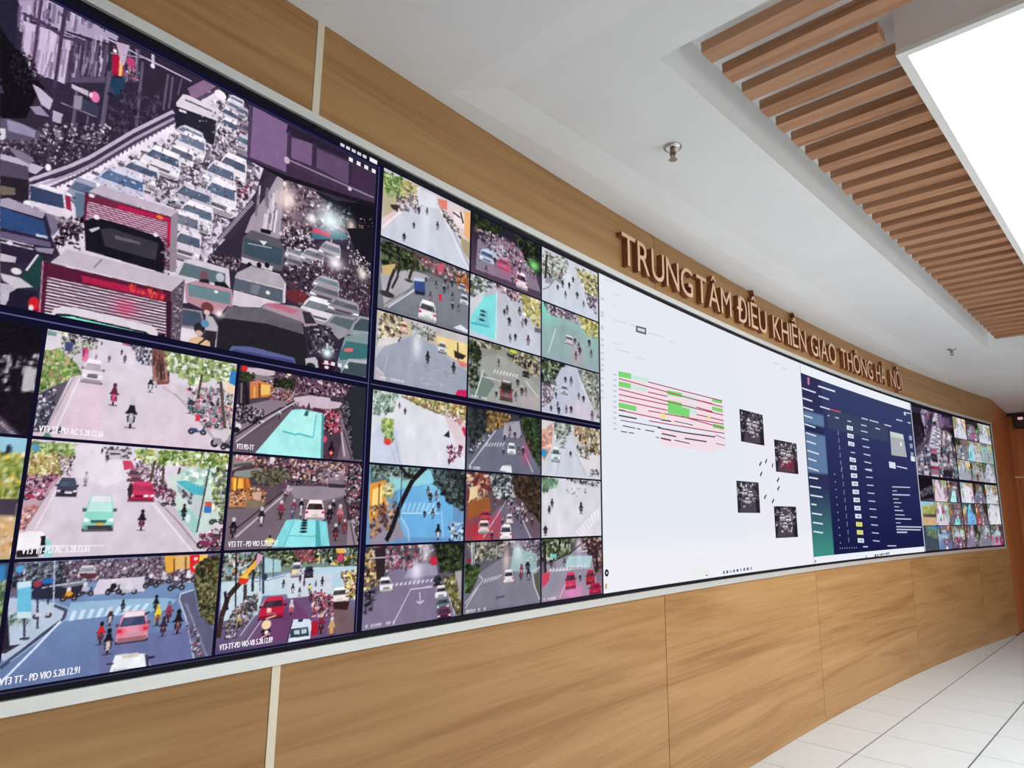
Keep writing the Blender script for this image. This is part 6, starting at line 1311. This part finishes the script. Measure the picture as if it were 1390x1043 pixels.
for x0, y0, x1, y1 in ((245, 645, 345, 668), (243, 705, 345, 725), (545, 762, 630, 782), (545, 815, 630, 835), (590, 850, 630, 860)): ch.append(bar(x0, y0, x1, y1, 24, (206, 232, 222)))
for x0, y0, x1, y1 in ((172, 666, 785, 834), (345, 686, 782, 798), (172, 728, 787, 882), (345, 746, 460, 772), (172, 760, 462, 822), (172, 793, 460, 854), (345, 856, 790, 935), (630, 792, 725, 815), (630, 835, 725, 862), (630, 878, 792, 915), (210, 860, 420, 905), (350, 916, 795, 990), (545, 890, 795, 960)): ch.append(bar(x0, y0, x1, y1, 6, RED))
for x0, y0, x1, y1, h in ((172, 850, 210, 857, 8), (172, 882, 278, 902, 9), (182, 912, 420, 955, 5), (195, 944, 270, 960, 6), (280, 962, 300, 966, 6), (328, 970, 382, 980, 6), (185, 978, 222, 984, 6), (232, 985, 262, 990, 6), (420, 908, 480, 918, 8), (500, 918, 610, 942, 5), (400, 955, 560, 985, 8), (560, 985, 740, 1010, 8), (425, 990, 510, 1008, 8), (560, 1018, 690, 1038, 8), (420, 1016, 480, 1030, 9), (500, 1030, 590, 1050, 6), (390, 1012, 410, 1017, 5), (740, 1000, 798, 1022, 4), (745, 1050, 798, 1062, 4)): ch.append(bar(x0, y0, x1, y1, h, BLKC))
for x0, y0, x1, y1 in ((420, 872, 445, 878), (695, 880, 710, 884)): ch.append(bar(x0, y0, x1, y1, 30, (240, 226, 140)))
for i in range(11): ch.append(bar(138, 640 + 32 * i, 158, 643 + 32 * i, 10, (196, 200, 210)))
sheet('timing_chart', D2, ch, 0.0006)
bits('chart_bar', D2, gb, 0.0006 + 8 * 4e-5)
mk = [q7([(274, 356), (335, 372), (335, 412), (274, 394)], (96, 104, 112)), q7([(284, 368), (326, 380), (326, 398), (284, 386)], (210, 216, 224))]
rs = random.Random(3)
for y in (190, 270, 290, 355, 365, 430, 465, 510, 545, 580, 610, 660, 700, 735, 775): mk.append(bar(66, y, 84, y + 4, 14, (200, 206, 216)))
for x, y, w in ((90, 80, 60), (140, 165, 40), (140, 235, 16), (140, 318, 80), (240, 345, 30), (345, 395, 90), (140, 455, 50), (150, 490, 90), (470, 445, 40), (275, 540, 50), (1080, 570, 40), (1130, 600, 30)): mk.append(bar(x, y, x + w, y + w * .26, 10, (216, 221, 230)))
for x, y, dx in ((1000, 205, 12), (1004, 265, 12), (1034, 190, 10), (1074, 215, 6), (1104, 300, 12), (1106, 350, 12), (1028, 400, 12), (1074, 425, 12)):
    mk.append(q7([(x, y + 14), (x + dx, y - 4), (x + dx + 4, y), (x + 4, y + 30)], (66, 62, 78), K8))
for i in range(9): mk.append(bar(786 + 20 * i, 850 - 3 * i, 797 + 20 * i, 849 - 3 * i, 16, [(110, 120, 130), (60, 90, 150), (170, 176, 184)][i % 3], K8))
mk.append(bar(684, 858, 696, 857, 20, (60, 130, 110), K8)); mk.append(bar(90, 925, 102, 923, 30, (206, 170, 110), K8)); mk.append(q7([(100 + 12 * math.cos(a), 860 + 22 * math.sin(a)) for a in np.linspace(0, 6.283, 14)[:-1]], (34, 34, 40), K8)); mk.append(q7([(101 + 4 * math.cos(a), 860 + 8 * math.sin(a)) for a in np.linspace(0, 6.283, 10)[:-1]], (220, 224, 230), K8))
mk.append(bar(590, 830, 700, 820, 50, (235, 239, 238), K8))
sheet('page_marks', D2, mk, 0.0006)
for i, (cx_, cy_, red) in enumerate((((960, 960), (1010, 0), 0), ((1160, 178), (0, 0), 1), ((936, 414), (0, 0), 0), ((1158, 560), (0, 0), 0))):
    k = K7 if i == 0 else K8
    x, y = cx_
    p = survey([(k[0] + (x - 70 + (5 if i else 0)) * k[2], k[1] + y * k[2]), (k[0] + (x + 66) * k[2], k[1] + y * k[2]), (k[0] + x * k[2], k[1] + (y - 92) * k[2]), (k[0] + x * k[2], k[1] + (y + 92) * k[2])])
    f = Feed(p[0, 0], p[1, 0], p[3, 1], p[2, 1], 44, 50, (46, 42, 50), (40, 36, 44)); f.crop(*k)
    f.P([(x - 30, y - 80), (x + 30, y - 80), (x + 50, y + 90), (x - 50, y + 90)], (78, 70, 82))
    f.S([(x - 66, y - 88), (x + 66, y - 88), (x + 66, y + 20), (x - 66, y + 20)], 90, 4, 11, [(30, 26, 32), (110, 104, 112), (206, 200, 208), (70, 64, 74)])
    f.S([(x - 30, y - 40), (x + 40, y - 40), (x + 40, y + 60), (x - 30, y + 60)], 30, 4, 9, [(236, 232, 238), (60, 54, 62)])
    if red: f.G(x + 10, y + 40, 40, 40, (150, 40, 60), .7)
    for dx, dy in ((-4, 20), (14, -20), (-20, -30)): f.CAR(x + dx, y + dy, 26, 34, (214, 210, 216), (60, 56, 66))
    grid_obj('junction_picture', *f.b, f.noise(6).img, D2, 0.0006)

# desktop three: dark traffic dashboard in a white browser
pg = np.ones((12, 24, 3)) * np.array((236, 240, 248.))
D3 = grid_obj('desktop_screen', 12.0, 17.98, TOPZ - 6 * ROW, 2.575, pg, VW, -0.0002)
D3['label'] = 'dark blue dashboard page with a side menu and a table'
ny, nx = 60, 110
t = np.linspace(0, 1, ny)[:, None, None]; im = np.array((58, 66, 108.)) * (1 - t) + np.array((26, 28, 72.)) * t
im = np.repeat(im, nx, 1)
im[10:17, 20:80] = (60, 70, 98)
side = int(nx * .155)
tt = np.linspace(0, 1, ny)[:, None]
sb = np.where(tt < .62, np.array((48, 50, 88.)), np.array((48, 50, 88.)) + (np.array((64, 140, 130.)) - np.array((48, 50, 88.))) * np.clip((tt - .62) / .34, 0, 1))
im[:, :side] = sb[:, None, :]
im[13:33, 1:side] = (96, 124, 160); im[17:20, 1:side] = (40, 46, 84)
grid_obj('dashboard_page', 12.0, 17.98, -0.695, 2.405, im, D3, 0.0002)
K9, KA = (1070, 490, .14388), (1070, 630, .14388)
it, sc_ = [], []
for i, (x, y, w) in enumerate(((128, 250, 130), (135, 345, 90), (140, 430, 95), (148, 508, 80), (155, 590, 100), (165, 672, 95), (170, 750, 90), (178, 838, 110), (185, 915, 80), (185, 1000, 100))): it.append(bar(x, y, x + w, y + w * .33, 14, (214, 220, 236), K9))
for x, y, w in ((195, 120, 85), (203, 203, 105), (208, 288, 115), (215, 372, 50), (222, 458, 95), (230, 545, 95), (236, 630, 90)): it.append(bar(x, y, x + w, y + w * .16, 14, (214, 226, 236), KA))
it += [q7([(178, 155), (198, 160), (200, 230), (182, 224)], (190, 120, 160), K9), bar(280, 230, 440, 282, 16, (220, 224, 240), K9), bar(285, 325, 382, 358, 14, (206, 212, 232), K9), bar(298, 425, 390, 452, 12, (220, 224, 240), K9), bar(392, 452, 492, 478, 12, (206, 80, 110), K9)]
for x, y, w in ((370, 510, 16), (442, 528, 34), (556, 560, 36), (690, 535, 60), (766, 555, 84), (686, 598, 50), (820, 630, 44), (905, 596, 64), (1016, 548, 60), (1124, 576, 30)): it.append(bar(x, y, x + w, y + w * .27, 11, (196, 204, 226), K9))
for i in range(6):
    x, y = 550 + 7 * i, 608 + 75 * i
    if i != 3: sc_.append(q7([(x, y), (x + 58, y + 14), (x + 60, y + 52), (x + 2, y + 40)], (220, 226, 240), K9)); it.append(bar(x + 14, y + 20, x + 46, y + 27, 12, (140, 150, 176), K9))
    else: it.append(bar(x + 16, y + 25, x + 56, y + 32, 9, (206, 212, 232), K9))
    it.append(bar(684 + 8 * i, 655 + 73 * i, 748 + 8 * i, 670 + 73 * i, 11, (190, 198, 222), K9)); it.append(bar(465 + 6 * i, 660 + 70 * i, 474 + 6 * i, 662 + 70 * i, 40, (120, 128, 160), K9))
for i in range(10):
    x, y = 582 + 8 * i, 12 + 76.5 * i
    c = (226, 226, 130) if i in (7, 8) else (222, 228, 242)
    sc_.append(q7([(x, y), (x + 58, y + 4), (x + 61, y + 44), (x + 3, y + 42)], c, KA)); it.append(bar(x + 14, y + 16, x + 46, y + 18, 12, (130, 140, 166) if i not in (7, 8) else (190, 190, 100), KA))
    it.append(bar(722 + 8 * i, 44 + 75 * i, 786 + 8 * i, 50 + 75 * i, 10, (190, 198, 222), KA)); it.append(bar(500 + 7 * i, 20 + 75 * i, 506 + 7 * i, 20 + 75 * i, 44, (130, 138, 170), KA)); it.append(bar(430 + 6 * i, 90 + 72 * i, 438 + 6 * i, 91 + 72 * i, 14, (150, 158, 190), KA))
it += [q7([(955, 665), (1080, 695), (1115, 910), (970, 890)], (170, 176, 180), K9), q7([(958, 668), (1078, 697), (1086, 740), (962, 715)], (204, 208, 208), K9), q7([(1050, 770), (1066, 772), (1068, 806), (1052, 804)], (240, 244, 244), K9), q7([(945, 950), (1005, 962), (1010, 1020), (950, 1008)], (220, 226, 240), K9), bar(1018, 990, 1118, 1012, 11, (206, 212, 232), K9)]
for x, y in ((1135, 705), (1142, 780), (1150, 860)): it.append(q7([(x, y), (x + 26, y + 6), (x + 28, y + 48), (x + 2, y + 42)], (150, 160, 190), K9))
it += [q7([(1150, 900), (1188, 908), (1192, 952), (1154, 945)], (226, 230, 242), K9), q7([(1085, 480), (1105, 484), (1106, 516), (1088, 512)], (206, 212, 232), K9), bar(1112, 486, 1146, 494, 10, (220, 224, 240), K9)]
for x, y, w, h in ((975, 212, 170, 10), (980, 250, 40, 8), (978, 284, 164, 12), (985, 326, 50, 8), (990, 362, 70, 8), (994, 400, 46, 8), (998, 434, 80, 10), (1004, 476, 90, 8), (1006, 512, 150, 11), (1012, 552, 44, 8), (1014, 586, 240, 12), (1016, 612, 228, 12), (1020, 638, 96, 14), (930, 768, 84, 10), (700, 776, 46, 12)): it.append(bar(x, y, x + w, y + w * .03 - (2 if y > 560 else 0), h, (190, 198, 222), KA))
for i in range(8): it.append(bar(480 + 22 * i, 792 - i, 487 + 22 * i, 792 - i, 9, (170, 176, 206), KA))
for i in range(8): it.append(bar(810 + 18 * i, 855 - 3 * i, 822 + 18 * i, 853 - 3 * i, 22, [(40, 44, 60), (110, 120, 140), (160, 170, 180)][i % 3], KA))
it.append(bar(722, 866, 734, 864, 20, (130, 160, 176), KA)); it.append(bar(244, 910, 256, 908, 20, (110, 116, 130), KA))
bits('status_cell', D3, sc_, 0.0006)
sheet('dashboard_marks', D3, it, 0.0008)
